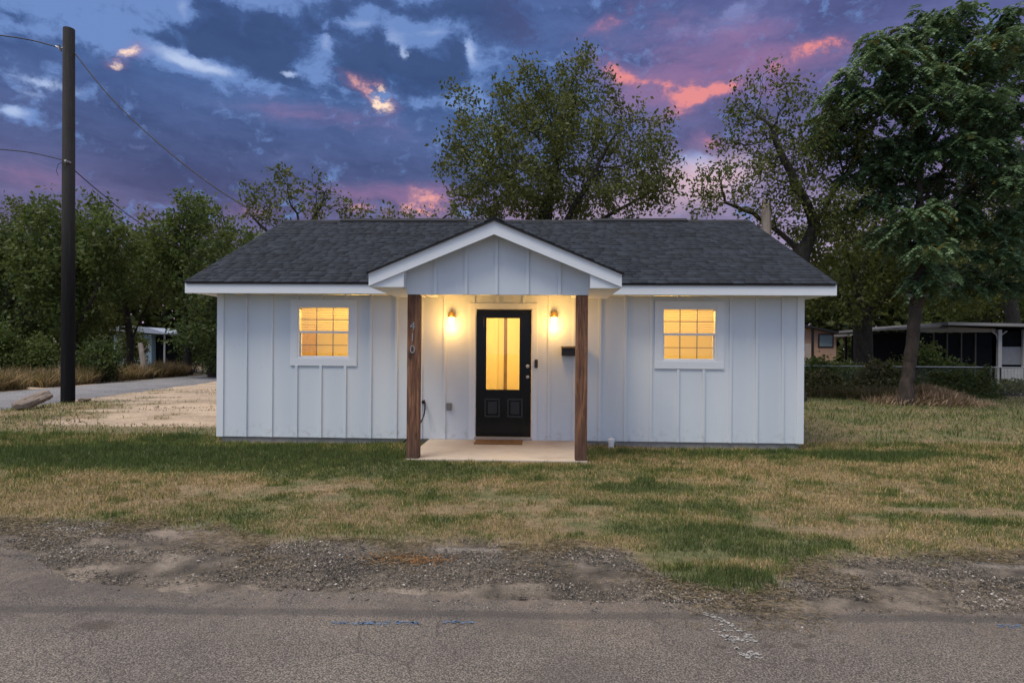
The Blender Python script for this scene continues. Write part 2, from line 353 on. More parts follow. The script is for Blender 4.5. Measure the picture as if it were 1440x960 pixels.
tag(grid_sheet('ground', xs, ys, terrain, gm, ground_tint), kind='structure')

# ------------------------------------------------------------------ asphalt
def asphalt(name, base, lines=True):
    m, nt = mat(name); g = NT(nt); co = g.coord()
    fine = g.noise(co, 110, 4, 0.8); mid = g.noise(co, 38, 5, 0.75); big = g.noise(co, 0.9, 5, 0.6)
    c = g.ramp(fine, [(0.40, tuple(x * 0.30 for x in base)), (0.5, base), (0.60, tuple(min(1, x * 2.7) for x in base))])
    c = g.mix(1.0, c, g.ramp(mid, [(0.3, (0.8, 0.8, 0.8)), (0.7, (1.22, 1.2, 1.18))]), 'MULTIPLY')
    c = g.mix(1.0, c, g.ramp(big, [(0.3, (0.82, 0.82, 0.84)), (0.7, (1.18, 1.15, 1.12))]), 'MULTIPLY')
    wco = g.n('ShaderNodeMixRGB', {0: 0.06, 1: co, 2: g.noise(co, 3, 4, out=1)}).outputs[0]
    vor = g.n('ShaderNodeTexVoronoi', {'Vector': wco, 'Scale': 1.7}, feature='DISTANCE_TO_EDGE').outputs[0]
    cm = g.m('MULTIPLY', g.sstep(vor, 0.011, 0.003), g.sstep(g.noise(co, 0.7, 3), 0.46, 0.54), clamp=True)
    c = g.mix(g.m('MULTIPLY', cm, 0.45), c, (0.03, 0.028, 0.027, 1))
    if lines:
        yy = g.n('ShaderNodeSeparateXYZ', {0: co}).outputs[1]
        dm_ = g.m('MULTIPLY', g.sstep(g.m('ADD', yy, g.m('MULTIPLY', g.noise(co, 2.2, 6, .65), 1.2)), -6.35, -5.55), g.sstep(g.noise(co, 7, 6, .7), .42, .58))
        c = g.mix(g.m('MULTIPLY', dm_, .55), c, (0.21, 0.165, 0.13, 1))
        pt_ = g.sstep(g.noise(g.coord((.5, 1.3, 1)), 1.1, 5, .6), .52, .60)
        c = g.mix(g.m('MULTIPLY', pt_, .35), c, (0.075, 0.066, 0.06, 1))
    if lines:      # overhead-wire shadows painted as dark bands into the street colour
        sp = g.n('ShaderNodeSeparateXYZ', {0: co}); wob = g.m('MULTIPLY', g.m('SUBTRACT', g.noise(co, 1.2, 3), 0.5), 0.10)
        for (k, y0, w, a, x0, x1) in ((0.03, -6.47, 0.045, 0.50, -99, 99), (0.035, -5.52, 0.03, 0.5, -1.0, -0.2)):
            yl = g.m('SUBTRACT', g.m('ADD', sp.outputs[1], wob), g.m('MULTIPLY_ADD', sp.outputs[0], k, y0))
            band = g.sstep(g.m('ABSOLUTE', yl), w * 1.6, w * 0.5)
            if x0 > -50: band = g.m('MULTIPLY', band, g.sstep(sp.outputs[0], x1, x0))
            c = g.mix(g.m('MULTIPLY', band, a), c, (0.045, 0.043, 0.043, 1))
        for (x, y, r) in ((gr(1015, 910)[0], gr(1015, 910)[1], .05),) + tuple((gr(a, b)[0], gr(a, b)[1], r) for a, b, r in ((1080, 909, .05), (1123, 908, .07), (1143, 895, .045), (1140, 929, .05), (135, 880, .16))):
            dx = g.m('SUBTRACT', sp.outputs[0], float(x)); dy = g.m('MULTIPLY', g.m('SUBTRACT', sp.outputs[1], float(y)), 1.8)
            d = g.m('SQRT', g.m('ADD', g.m('MULTIPLY', dx, dx), g.m('MULTIPLY', dy, dy)))
            d = g.m('ADD', d, g.m('MULTIPLY', g.m('SUBTRACT', g.noise(co, 30, 3), 0.5), 0.06))
            c = g.mix(g.m('MULTIPLY', g.sstep(d, r, r * 0.4), 0.6), c, (0.05, 0.038, 0.028, 1))
    g.bsdf(c, 0.9, g.m('ADD', fine, g.m('MULTIPLY', mid, 0.7)), 0.7, 0.006); return m
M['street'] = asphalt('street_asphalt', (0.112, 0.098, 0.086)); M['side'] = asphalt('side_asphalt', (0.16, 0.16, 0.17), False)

def road_edge(X):
    e = np.interp(X, [-30, -12, -4.4, -3.4, -2.6, -1.9, -1.3, 0, 1.2, 1.9, 2.5, 3.4, 6, 30], [-4.95, -4.9, -5.0, -5.5, -6.05, -6.18, -6.2, -6.2, -6.18, -6.42, -6.3, -6.25, -6.2, -6.2])
    return e + (fbm(X * 2.1, X * 0 + 4, 4) - 0.5) * 0.22 + (fbm(X * 9, X * 0 + 8, 3) - 0.5) * 0.08
rx = np.unique(np.concatenate([lat(-120, -10, 60), lat(-10, 10, 500), lat(10, 120, 60)]))
def street():
    V = []; t = road_edge(rx)
    rows = [-30.0, -14.0, -10.0, -8.5, -7.4]
    for y in rows: V.append(np.stack([rx, np.full_like(rx, y), np.full_like(rx, GZ + 0.0)], 1))
    V.append(np.stack([rx, t, np.full_like(rx, GZ + 0.0)], 1)); V.append(np.stack([rx, t + 0.03, np.full_like(rx, GZ - 0.04)], 1))
    n = len(rx); V = np.concatenate(V); i = np.arange(len(V)).reshape(-1, n)
    Fc = np.stack([i[:-1, :-1], i[:-1, 1:], i[1:, 1:], i[1:, :-1]], -1).reshape(-1, 4)
    V[:, 2] += 0.004
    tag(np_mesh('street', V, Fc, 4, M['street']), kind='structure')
street()
def side_street():
    y = lat(-4.9, 120, 400); n = len(y)
    a = side_near(y) + (fbm(y * 1.2, y * 0 + 2, 4) - 0.5) * 0.5; b = side_far(y) + (fbm(y * 1.2, y * 0 + 12, 4) - 0.5) * 0.5
    V = np.concatenate([np.stack([b - 0.05, y, np.full(n, GZ - 0.05)], 1), np.stack([b, y, np.full(n, GZ + 0.0)], 1), np.stack([(a + b) / 2, y, np.full(n, GZ + 0.03)], 1), np.stack([a, y, np.full(n, GZ + 0.0)], 1), np.stack([a + 0.05, y, np.full(n, GZ - 0.05)], 1)])
    i = np.arange(len(V)).reshape(5, n); Fc = np.stack([i[:-1, :-1], i[1:, :-1], i[1:, 1:], i[:-1, 1:]], -1).reshape(-1, 4)
    V[:, 2] += 0.010
    tag(np_mesh('side_road', V, Fc, 4, M['side']), kind='structure')
side_street()

# paint marks on the asphalt
def paint_mark(name, strokes, w, col, label, cat):
    V = []; Fc = []
    for (p0, p1) in strokes:
        a, b = gr(*p0), gr(*p1); L = np.linalg.norm(b - a); d = (b - a) / L; nrm = np.array([-d[1], d[0], 0]); k = int(L / 0.012)
        for i in range(k):
            for j in range(3):
                if random.random() < 0.45: continue
                c = a + d * (i * 0.012 + random.uniform(-.006, .006)) + nrm * (w * (j / 2 - 0.5) + random.uniform(-w, w) * 0.3)
                s = random.uniform(0.004, 0.010); n0 = len(V)
                for q in range(5):
                    t = q / 5 * 2 * math.pi; r_ = s * random.uniform(.6, 1.3); V.append((c[0] + r_ * 1.5 * math.cos(t), c[1] + r_ * math.sin(t), GZ + 0.0085))
                Fc.append([n0 + q for q in range(5)])
    c0 = np.mean(np.array(V), 0); c0[2] = GZ
    return tag(np_mesh(name, V, Fc, 5, col, origin=c0), label, cat)
M['bluepaint'] = simple('faded_blue_marking_paint', (0.10, 0.16, 0.26), 0.8, nscale=40, var=0.4)
M['whitepaint'] = simple('worn_white_marking_paint', (0.33, 0.32, 0.31), 0.8, nscale=40, var=0.3)
paint_mark('paint_mark', [((468, 877), (590, 877))], 0.022, M['bluepaint'], 'long faded blue paint line on the asphalt in front of the left porch post', 'paint mark')
paint_mark('paint_mark', [((625, 875), (668, 876))], 0.022, M['bluepaint'], 'short faded blue paint dash on the asphalt right of the long blue line', 'paint mark')
paint_mark('paint_mark', [((1405, 882), (1440, 882))], 0.03, M['bluepaint'], 'bright blue paint dash on the asphalt at the right edge', 'paint mark')
paint_mark('paint_mark', [((990, 862), (1048, 890)), ((1003, 886), (1036, 905)), ((1020, 896), (1054, 903)), ((1010, 880), (1030, 890)), ((1054, 893), (1056, 904))], 0.03, M['whitepaint'],
           'white scribbled paint strokes on the asphalt just below the grass tongue', 'paint mark')
paint_mark('paint_mark', [((1034, 911), (1049, 925)), ((1049, 925), (1062, 917)), ((1064, 918), (1070, 928))], 0.022, M['whitepaint'],
           'small hooked white paint stroke on the asphalt, nearest the viewer', 'paint mark')

# ------------------------------------------------------------------ grass, stones, litter
def blades(name, X, Y, Z, h, w, tint, lean, material, label, cat):
    n = len(X); az = rng.random(n) * 2 * math.pi; la = rng.random(n) * 2 * math.pi; L = lean * rng.random(n)
    dx, dy = np.cos(az) * w / 2, np.sin(az) * w / 2
    tipx = X + np.cos(la) * h * L; tipy = Y + np.sin(la) * h * L; tipz = Z + h * np.sqrt(np.clip(1 - L ** 2, 0.12, 1))
    V = np.stack([np.stack([X - dx, Y - dy, Z - 0.004], 1), np.stack([X + dx, Y + dy, Z - 0.004], 1), np.stack([tipx, tipy, tipz], 1)], 1).reshape(-1, 3)
    o = np_mesh(name, V, np.arange(3 * n).reshape(-1, 3), 3, material, tint=np.repeat(tint, 3, 0))
    return tag(o, label, cat, kind='stuff')
def lawn(n, x0, x1, y0, y1, dens_pow):
    X = rng.uniform(x0, x1, n); Y = rng.uniform(y0, y1, n); d = np.hypot(X - CX, Y - CY)
    keep = rng.random(n) < (5.0 / np.maximum(d, 5.0)) ** dens_pow
    inview = np.abs((X - CX) / np.maximum(Y - CY, .1) + YAW) < 0.95
    e = grass_edge(X, Y); keep &= inview & (e + rng.normal(0, .10, n) > 0)
    keep &= ~((X > -4.87) & (X < 4.92) & (Y > -0.05 + .05 * rng.normal(0, 1, n)) & (Y < 7.2)) & ~((X > -1.27) & (X < 1.27) & (Y > -1.86) & (Y < 0.1))
    worn = ss(fbm(X * 1.9 + 70, Y * 2.6, 4), .56, .70) * ss(Y, -1.5, -3.5); keep &= rng.random(n) > worn * .85
    keep &= rng.random(n) > np.clip(bare_amt(X, Y) * 1.25, 0, 1)
    keep &= (X > side_near(Y) + 0.12) & ((Y < 12.0) | (X < 4))
    return X[keep], Y[keep]
parts = [lawn(900000, -9, 9, -6.6, 0.6, 1.3), lawn(700000, -20, 26, -5, 13, 1.2)]
X = np.concatenate([p[0] for p in parts]); Y = np.concatenate([p[1] for p in parts])
d = np.hypot(X - CX, Y - CY); g_ = green_amt(X, Y)
clump = fbm(X * 9, Y * 9, 2)
tallp = np.exp(-((X - 1.85) / 0.5) ** 2 - ((Y + 5.85) / 0.35) ** 2)
isg = rng.random(len(X)) < (0.22 + 0.85 * g_)
h = (0.012 + 0.030 * rng.random(len(X)) ** 2 + 0.018 * ss(clump, .5, .8) + 0.025 * g_ * clump + 0.03 * tallp) * np.clip(d / 7, 1, 2.2)
w = (0.0042 + 0.004 * rng.random(len(X))) * np.clip(d / 5.5, 1, 3.5)
v = (0.45 + 1.1 * rng.random(len(X)) ** 1.3)[:, None]
mixg = np.clip(rng.random(len(X)) * 0.6 * g_ + np.clip(g_ - .85, 0, .5) * 1.6, 0, 1)[:, None]
gcol = GREENC * (1 - mixg) + DKGREEN * mixg
olive = (ss(Y, -1, 3) * ss(X, 4, 6))[:, None]
scol = STRAW * (0.75 + 0.4 * fbm(X * 3, Y * 3, 2)[:, None]); scol = scol * (1 - 0.45 * olive) + C3(0.17, 0.15, 0.06) * 0.45 * olive
tint = np.where(isg[:, None], gcol, scol) * v
lawn_o = blades('lawn_grass', X, Y, terrain(X, Y), h, w, tint, 0.97, M['blade'], 'short patchy lawn, green near the house and straw coloured by the street', 'grass')
print('BLADES', len(X))

def stones(name, X, Y, size, tint, label, cat):
    n = len(X); base = np.array([(1, 0, 0), (0, 1, 0), (-1, 0, 0), (0, -1, 0), (0, 0, .75), (0, 0, -.3)], float)
    fc = np.array([(0, 1, 4), (1, 2, 4), (2, 3, 4), (3, 0, 4), (1, 0, 5), (2, 1, 5), (3, 2, 5), (0, 3, 5)])
    V = base[None] * (0.6 + 0.8 * rng.random((n, 6, 1))) * size[:, None, None]
    a = rng.random(n) * 6.28; ca, sa = np.cos(a)[:, None], np.sin(a)[:, None]; st = (1 + 0.8 * rng.random(n))[:, None]
    x = V[:, :, 0] * st; y = V[:, :, 1]
    V = np.stack([x * ca - y * sa + X[:, None], x * sa + y * ca + Y[:, None], V[:, :, 2] + (np.maximum(terrain(X, Y), GZ + 0.003) + size * 0.1)[:, None]], -1).reshape(-1, 3)
    Fc = (fc[None] + (np.arange(n) * 6)[:, None, None]).reshape(-1, 3)
    return tag(np_mesh(name, V, Fc, 3, M['stone'], tint=np.repeat(tint, 6, 0)), label, cat, kind='stuff')
n = 230000; X = rng.uniform(-6.5, 6.5, n); e0 = np.interp(X, EX, EY); r0 = road_edge(X)
Y = r0 + (e0 - r0) * rng.random(n) ** 0.9 + rng.normal(0, 0.10, n)
k = (fbm(X * 2, Y * 5, 4) + rng.normal(0, .08, n) > 0.49) & (np.abs(X + 1.9) > 0.9 * np.exp(-((Y + 5.0) / .25) ** 2)); X, Y = X[k], Y[k]; n = len(X)
size = 0.0018 + 0.008 * rng.random(n) ** 12 + 0.0022 * rng.random(n)
t = rng.random(n)[:, None]; t = t ** 1.6; tint = C3(0.035, 0.031, 0.027) * (1 - t) + C3(0.30, 0.25, 0.20) * t
wht = rng.random(n) < 0.025 + 0.08 * (fbm(X * 1.5 + 60, Y * 4, 3) > 0.55); tint[wht] = C3(0.55, 0.50, 0.44) * (0.7 + 0.4 * rng.random((wht.sum(), 1)))
stones('gravel', X, Y, size, tint, 'loose dark gravel with pale chips between street and lawn', 'gravel')
# straw litter on the shoulder
n = 26000; X = rng.uniform(-6.5, 6.5, n); e0 = np.interp(X, EX, EY); Y = e0 - np.abs(rng.normal(0, 0.38, n)) + 0.1; k = (fbm(X * 2 + 5, Y * 3, 3) > 0.47) & (Y > -6.6); X, Y = X[k], Y[k]; n = len(X)
az = rng.random(n) * 6.28; L = 0.012 + 0.03 * rng.random(n); Z = np.maximum(terrain(X, Y), GZ + 0.004) + 0.006 + 0.008 * rng.random(n)
dx, dy = np.cos(az) * L, np.sin(az) * L; wx, wy = -np.sin(az) * 0.0022, np.cos(az) * 0.0022
V = np.stack([np.stack([X - dx, Y - dy, Z], 1), np.stack([X + wx, Y + wy, Z + 0.004], 1), np.stack([X + dx, Y + dy, Z + 0.003 * rng.random(n)], 1), np.stack([X - wx, Y - wy, Z + .001], 1)], 1).reshape(-1, 3)
tag(np_mesh('straw_litter', V, np.arange(4 * n).reshape(-1, 4), 4, M['blade'], tint=np.repeat((C3(0.30, 0.23, 0.15) * (0.3 + 0.8 * rng.random((n, 1)))), 4, 0)), 'dry grass clippings scattered over the gravel shoulder', 'litter', kind='stuff')

n = 480; c0 = gr(578, 787); X = c0[0] + rng.normal(0, .16, n); Y = c0[1] + rng.normal(0, .055, n); D = rng.normal(0, 1, (n, 3)) * (1, 1, .25); nn = D / np.linalg.norm(D, axis=1)[:, None]
S_ = np.cross(nn, np.tile([0., 0., 1.], (n, 1))) * .006; P = np.stack([X, Y, np.maximum(terrain(X, Y), GZ + .004) + .006], 1); L_ = rng.uniform(.008, .02, (n, 1))
V = np.stack([P - nn * L_, P + S_, P + nn * L_, P - S_ + (0, 0, .003)], 1).reshape(-1, 3)
tag(np_mesh('dead_leaves', V, np.arange(4 * n).reshape(-1, 4), 4, M['blade'], tint=np.repeat(C3(.30, .15, .06) * (.4 + .9 * rng.random((n, 1))), 4, 0)), 'rusty orange scatter of dead pine litter on the gravel shoulder', 'leaves', kind='stuff')
# ------------------------------------------------------------------ the house
XL, XR, DEP = -4.803, 4.86, 7.15
WT = 2.39
house = empty('house', (0, 0, GZ), 'small white board-and-batten house with dark shingle roof and gabled porch', 'house')
WINS = [(-3.46, -2.57, 1.318, 2.20), (2.595, 3.485, 1.318, 2.20)]
DOOR = (-0.457, 0.457, 0.03, 2.157)
def wall_front():
    b = MB(); T = 0.10
    xs_ = [XL, WINS[0][0], WINS[0][1], DOOR[0] - 0.02, DOOR[1] + 0.02, WINS[1][0], WINS[1][1], XR]
    for i in range(7):
        x0, x1 = xs_[i], xs_[i + 1]
        if i in (1, 5):
            b.box(x0, x1, 0, T, 0, 1.318); b.box(x0, x1, 0, T, 2.20, WT)
        elif i == 3: b.box(x0, x1, 0, T, DOOR[3] + 0.02, WT)
        else: b.box(x0, x1, 0, T, 0, WT)
    # battens
    def bat(x, z0=0.0, z1=WT, w=0.042): b.box(x - w / 2, x + w / 2, -0.026, 0.002, z0 + 0.001, z1)
    for x in (-4.332, -3.895, -2.22, -1.789, -1.372, -0.979, 0.752, 1.165, 1.585, 2.004, 2.42, 3.707, 4.13, 4.547): bat(x)
    for x in (-3.471, -3.061, -2.646): bat(x, 0, 1.205); bat(x, 2.31, WT)
    for x in (2.861, 3.276): bat(x, 0, 1.19); bat(x, 2.31, WT)
    for x in (-0.505, -0.103, 0.332): bat(x, 2.262, WT)
    b.build('wall', M['siding'], house, bevel=0.002)
wall_front()
b = MB()                                                     # other walls with battens, gable ends
RS = (4.383 - 2.55) / 3.975                                  # main roof slope
zr = lambda y: 2.55 + RS * ((y + 0.4) if y < 3.575 else (7.55 - y))
for x0, x1, sgn in ((XL, XL + 0.1, -1), (XR - 0.1, XR, 1)):
    b.prism_x([(0.101, 0), (DEP, 0), (DEP, zr(DEP) - 0.1), (3.575, zr(3.575) - 0.1), (0.101, zr(0.101) - 0.1)], x0, x1)
    xo = x0 if sgn < 0 else x1
    for k in range(17):
        y = 0.35 + k * 0.41
        if y < DEP - 0.1: b.box(min(xo, xo + sgn * 0.019), max(xo, xo + sgn * 0.019), y - 0.021, y + 0.021, 0.001, zr(y) - 0.14)
b.box(XL + 0.101, XR - 0.101, DEP - 0.1, DEP - 0.001, 0, 2.5)
b.build('side_wall', M['siding'], house)
b = MB()                                                     # corner boards
b.box(XL - 0.022, XL + 0.088, -0.024, -0.0005, 0, WT - 0.001); b.box(XL - 0.0245, XL - 0.0005, -0.0235, 0.09, 0.001, WT - .002); b.build('corner_trim', M['trim'], house)
b = MB(); b.box(XR - 0.088, XR + 0.022, -0.024, -0.0005, 0, WT - 0.001); b.box(XR + 0.0005, XR + 0.0245, -0.0235, 0.09, 0.001, WT - .002); b.build('corner_trim', M['trim'], house)
b = MB(); b.box(XL + 0.03, XR - 0.03, 0.03, DEP - 0.03, -0.45, -0.001)
b.build('foundation', M['concrete'], house)
# fascia, soffit
b = MB(); XE0, XE1 = -5.1625, 5.2141
b.box(XE0, XE1, -0.40, -0.375, 2.372, 2.545); b.build('fascia', M['trim'], house, bevel=0.002)
b = MB(); b.box(XE0, XE1, 7.525, 7.55, 2.372, 2.545); b.build('fascia', M['trim'], house, bevel=0.002)
b = MB(); b.box(XE0 + 0.001, XE1 - 0.001, -0.374, -0.0, 2.391, 2.405); b.box(XE0 + 0.03, XL - 0.0, 0.001, 7.1, 2.391, 2.405); b.box(XR, XE1 - 0.03, 0.001, 7.1, 2.391, 2.405); b.box(XE0 + .001, XE1 - .001, 7.1, 7.524, 2.391, 2.405)
b.build('soffit', M['trim'], house)
b = MB()
for x0, x1 in ((XE0, XE0 + 0.025), (XE1 - 0.025, XE1)):
    b = MB(); b.prism_x([(-0.374, 2.372), (-0.25, 2.372), (3.575, zr(3.575) - 0.185), (7.40, 2.372), (7.524, 2.372), (7.524, 2.55), (3.575, zr(3.575) - 0.004), (-0.374, 2.55)], x0, x1)
    b.build('rake_board', M['trim'], house)
b = MB(); b.box(XL + 0.101, XR - 0.101, 0.101, DEP - 0.101, 2.45, 2.47); b.build('ceiling', M['roomwall'], house)

# shingles with real courses
def shingles(name, parent, origin, udir, vdir, ulen, vlen, keep=None, expo=0.142, base=(0.0215, 0.0265, 0.036)):
    o, u, v = (np.array(a, float) for a in (origin, udir, vdir)); nrm = np.cross(u, v)
    V = []; T = []; ncr = int(math.ceil(vlen / expo))
    for c in range(ncr):
        x = -random.random() * 0.3; v0 = c * expo; v1 = min(v0 + expo + 0.03, vlen)
        course = random.uniform(0.9, 1.1)
        while x < ulen:
            w = random.choice((0.12, 0.16, 0.20, 0.26, 0.32)); a, e = max(x, 0), min(x + w - 0.002, ulen)
            if e - a > 0.02:
                thick = random.choice((0.010, 0.010, 0.006, 0.014)); ctr = o + u * (a + e) / 2 + v * (v0 + v1) / 2
                if keep is None or keep(ctr):
                    dv = random.uniform(-0.003, 0.003)
                    p = [o + u * uu + v * (vv) + nrm * hh for uu, vv, hh in ((a, v0 + dv, 0.0), (e, v0 + dv, 0.0), (e, v1, -0.004), (a, v1, -0.004), (a, v0 + dv, thick), (e, v0 + dv, thick), (e, v1, 0.003), (a, v1, 0.003))]
                    V += p; s = random.choice((0.74, 0.86, 0.95, 1.08, 1.2, 1.38)) * course; T += [tuple(q * s for q in base)] * 8
            x += w
    n = len(V) // 8; f = np.array([(4, 5, 6, 7), (0, 1, 5, 4), (1, 2, 6, 5), (3, 0, 4, 7), (0, 3, 2, 1)])
    Fc = (f[None] + (np.arange(n) * 8)[:, None, None]).reshape(-1, 4)
    return np_mesh(name, np.array(V), Fc, 4, M['shingle'], parent, tint=np.array(T))
sl = math.hypot(1, RS)
L = 3.995 * sl
sh_base = MB()                                                # roof deck under the shingles
sh_base.prism_x([(-0.42, 2.545), (3.575, 4.378), (3.575, 4.34), (-0.42, 2.52)], XE0 + 0.03, XE1 - 0.03)
sh_base.prism_x([(7.57, 2.545), (7.57, 2.52), (3.575, 4.34), (3.575, 4.378)], XE0 + 0.03, XE1 - 0.03)
roof = sh_base.build('roof', M['ridge'], house)
WL[roof.name] = WL[house.name]
o1 = shingles('shingle_course', roof, (XE0 - 0.015, -0.425, 2.548), (1, 0, 0), (0, 1 / sl, RS / sl), XE1 - XE0 + 0.03, L)
o2 = shingles('shingle_course', roof, (XE1 + 0.015, 7.575, 2.548), (-1, 0, 0), (0, -1 / sl, RS / sl), XE1 - XE0 + 0.03, L)
b = MB()
for x0, x1 in ((XE0 - 0.015, XE1 + 0.015),):
    b.prism_x([(3.43, 4.325), (3.575, 4.392), (3.72, 4.325), (3.72, 4.338), (3.575, 4.405), (3.43, 4.338)], x0, x1)
b.build('ridge_cap', M['ridge'], roof)
for x0, x1 in ((-3.87, -1.02), (1.78, 3.86)):
    b = MB(); b.prism_x([(3.41, 4.335), (3.575, 4.412), (3.74, 4.335), (3.74, 4.36), (3.575, 4.437), (3.41, 4.36)], x0, x1)
    b.build('ridge_vent', M['ridge'], roof)

# windows
def window(i, x0, x1, z0, z1):
    cx = (x0 + x1) / 2; zm = (z0 + z1) / 2 + 0.005
    b = MB(); w = 0.118; y0, y1 = -0.022, -0.0005
    b.box(x0 - w, x1 + w, y0, y1, z1, z1 + 0.108); b.box(x0 - w, x1 + w, y0 - 0.002, y1, z0 - 0.118, z0)
    b.box(x0 - w, x0, y0 + .001, y1, z0, z1); b.box(x1, x1 + w, y0 + .001, y1, z0, z1)
    win = b.build('window', M['trim'], house, bevel=0.002)
    # vinyl frame
    b = MB(); t = 0.028
    b.box(x0, x0 + t, -0.012, 0.085, z0, z1); b.box(x1 - t, x1, -0.012, 0.085, z0, z1)
    b.box(x0 + t, x1 - t, -0.012, 0.085, z0, z0 + t); b.box(x0 + t, x1 - t, -0.012, 0.085, z1 - t, z1)
    b.box(x0 + t, x1 - t, 0.006, 0.05, zm - 0.018, zm + 0.018)
    b.box(x0 + t, x0 + t + 0.02, 0.035, 0.07, z0 + t, zm - .018); b.box(x1 - t - 0.02, x1 - t, 0.035, 0.07, z0 + t, zm - .018)
    b.box(x0 + t + .02, x1 - t - .02, 0.035, 0.07, z0 + t, z0 + t + 0.02)
    b.build('window_frame', M['vinyl'], win, bevel=0.0015)
    b = MB(); gx = (x1 - x0 - 2 * t) / 3
    for k in (1, 2): b.box(x0 + t + gx * k - 0.007, x0 + t + gx * k + 0.007, 0.045, 0.053, z0 + t, z1 - t)
    for za, zb in ((z0 + t, zm - 0.018), (zm + 0.018, z1 - t)):
        z = (za + zb) / 2; b.box(x0 + t, x1 - t, 0.0455, 0.0535, z - 0.006, z + 0.006)
    b.build('muntin', M['screenline'], win)
    b = MB(); b.box(x0 + t, x1 - t, 0.040, 0.043, z0 + t, z1 - t); b.build('pane', M['glass'], win)
    b = MB(); k = 0; z = z1 - 0.055
    b.box(x0 + 0.03, x1 - 0.03, 0.075, 0.115, z1 - 0.055, z1 - 0.02)
    while z > zm - 0.01:
        b.raw([(x0 + 0.032, 0.082, z - 0.014), (x1 - 0.032, 0.082, z - 0.014), (x1 - 0.032, 0.112, z + 0.012), (x0 + 0.032, 0.112, z + 0.012),
               (x0 + 0.032, 0.082, z - 0.012), (x1 - 0.032, 0.082, z - 0.012), (x1 - 0.032, 0.112, z + 0.014), (x0 + 0.032, 0.112, z + 0.014)],
              [(3, 2, 1, 0), (4, 5, 6, 7), (0, 1, 5, 4), (2, 3, 7, 6), (1, 2, 6, 5), (3, 0, 4, 7)]); z -= 0.040
    b.build('blind', M['blind'], win)
for i, wd in enumerate(WINS): window(i, *wd)

# rooms behind the windows and the door
def room(x0, x1, depth):
    b = MB(); y0, y1 = 0.101, depth
    b.box(x0, x1, y1, y1 + 0.05, 0, 2.44); b.box(x0 - 0.05, x0, y0, y1 + .05, 0, 2.44); b.box(x1, x1 + 0.05, y0, y1 + .05, 0, 2.44)
    b.build('room_wall', M['roomwall'], house)
room(-4.6, -1.05, 3.4); room(1.1, 4.6, 3.4); room(-0.98, 1.03, 2.9)
b = MB(); b.box(XL + 0.11, XR - 0.11, 0.101, DEP - 0.101, 0.001, 0.02); b.build('room_floor', M['roomfloor'], house)
b = MB(); b.box(-4.24, -3.98, 2.2, 2.32, 0.02, 1.98); b.build('curtain', simple('brown_curtain', (0.38, 0.26, 0.12), 0.9, nscale=14, var=.4, stretch=(3, 3, .6)), house)
b = MB(); xa_, xb_ = at(708.5, 500, 2.86)[0], at(713, 500, 2.86)[0]; b.box(xa_, xb_, 2.84, 2.895, 0.02, 2.35); b.build('door_edge', M['roomdark'], house)
b = MB(); xc_ = at(700, 500, 2.88)[0]; b.box(xc_, xc_ + .012, 2.88, 2.898, .02, 2.35); b.build('door_edge', M['blind'], house)
b = MB(); b.box(xb_ + .005, 1.02, 2.82, 2.895, 0.02, 2.35); b.build('inner_door', M['roomwall'], house)
b = MB(); b.box(xc_ - .09, xc_ - .05, 2.885, 2.898, 1.25, 1.33); b.build('light_switch', M['vinyl'], house)
def lamp(name, loc, e, col, r, parent):
    l = bpy.data.lights.new(name, 'POINT'); l.energy = e; l.color = col; l.shadow_soft_size = r
    o = bpy.data.objects.new(name, l); COL.objects.link(o); o.parent = parent; o.location = np.array(loc) - off(parent); return o
WARM = (1.0, 0.62, 0.13)
LAMPS = [((-2.75, 1.0, 2.15), 115), ((2.9, 1.0, 2.15), 105), ((-.45, 1.3, 2.3), 100)]
for loc, e in LAMPS: lamp('room_light', loc, e, WARM, 0.12, house)

# door
b = MB(); x0, x1, z0, z1 = DOOR
b.box(x0 - 0.115, x0 - 0.012, -0.022, -0.0005, 0, z1 + 0.012); b.box(x1 + 0.012, x1 + 0.10, -0.022, -0.0005, 0, z1 + 0.012)
b.box(x0 - 0.115, x1 + 0.10, -0.024, -0.0005, z1 + 0.0125, z1 + 0.10)
b.box(x0 - 0.0195, x0 - 0.004, -0.006, 0.0995, 0.0, z1 + 0.003); b.box(x1 + 0.004, x1 + 0.0195, -0.006, 0.0995, 0.0, z1 + 0.003); b.box(x0 - 0.0195, x1 + 0.0195, -0.006, 0.0995, z1 + 0.0035, z1 + 0.0195)
b.build('door_casing', M['trim'], house, bevel=0.002)
gx0, gx1, gz0, gz1 = -0.302, 0.273, 0.818, 2.026
b = MB(); y0, y1 = 0.035, 0.079
b.box(x0, gx0, y0, y1, z0 + .02, z1); b.box(gx1, x1, y0, y1, z0 + .02, z1); b.box(gx0, gx1, y0, y1, z0 + .02, gz0); b.box(gx0, gx1, y0, y1, gz1, z1)
for a, c2, e, f in ((gx0 - .035, gx0 + .012, gz0 - .035, gz1 + .035), (gx1 - .012, gx1 + .035, gz0 - .035, gz1 + .035)): b.box(a, c2, y0 - .012, y0 - .0005, e, f)
b.box(gx0 + .0125, gx1 - .0125, y0 - .012, y0 - .0005, gz0 - .035, gz0 + .012); b.box(gx0 + .0125, gx1 - .0125, y0 - .012, y0 - .0005, gz1 - .012, gz1 + .035)
door = b.build('door', M['black'], house, bevel=0.003)
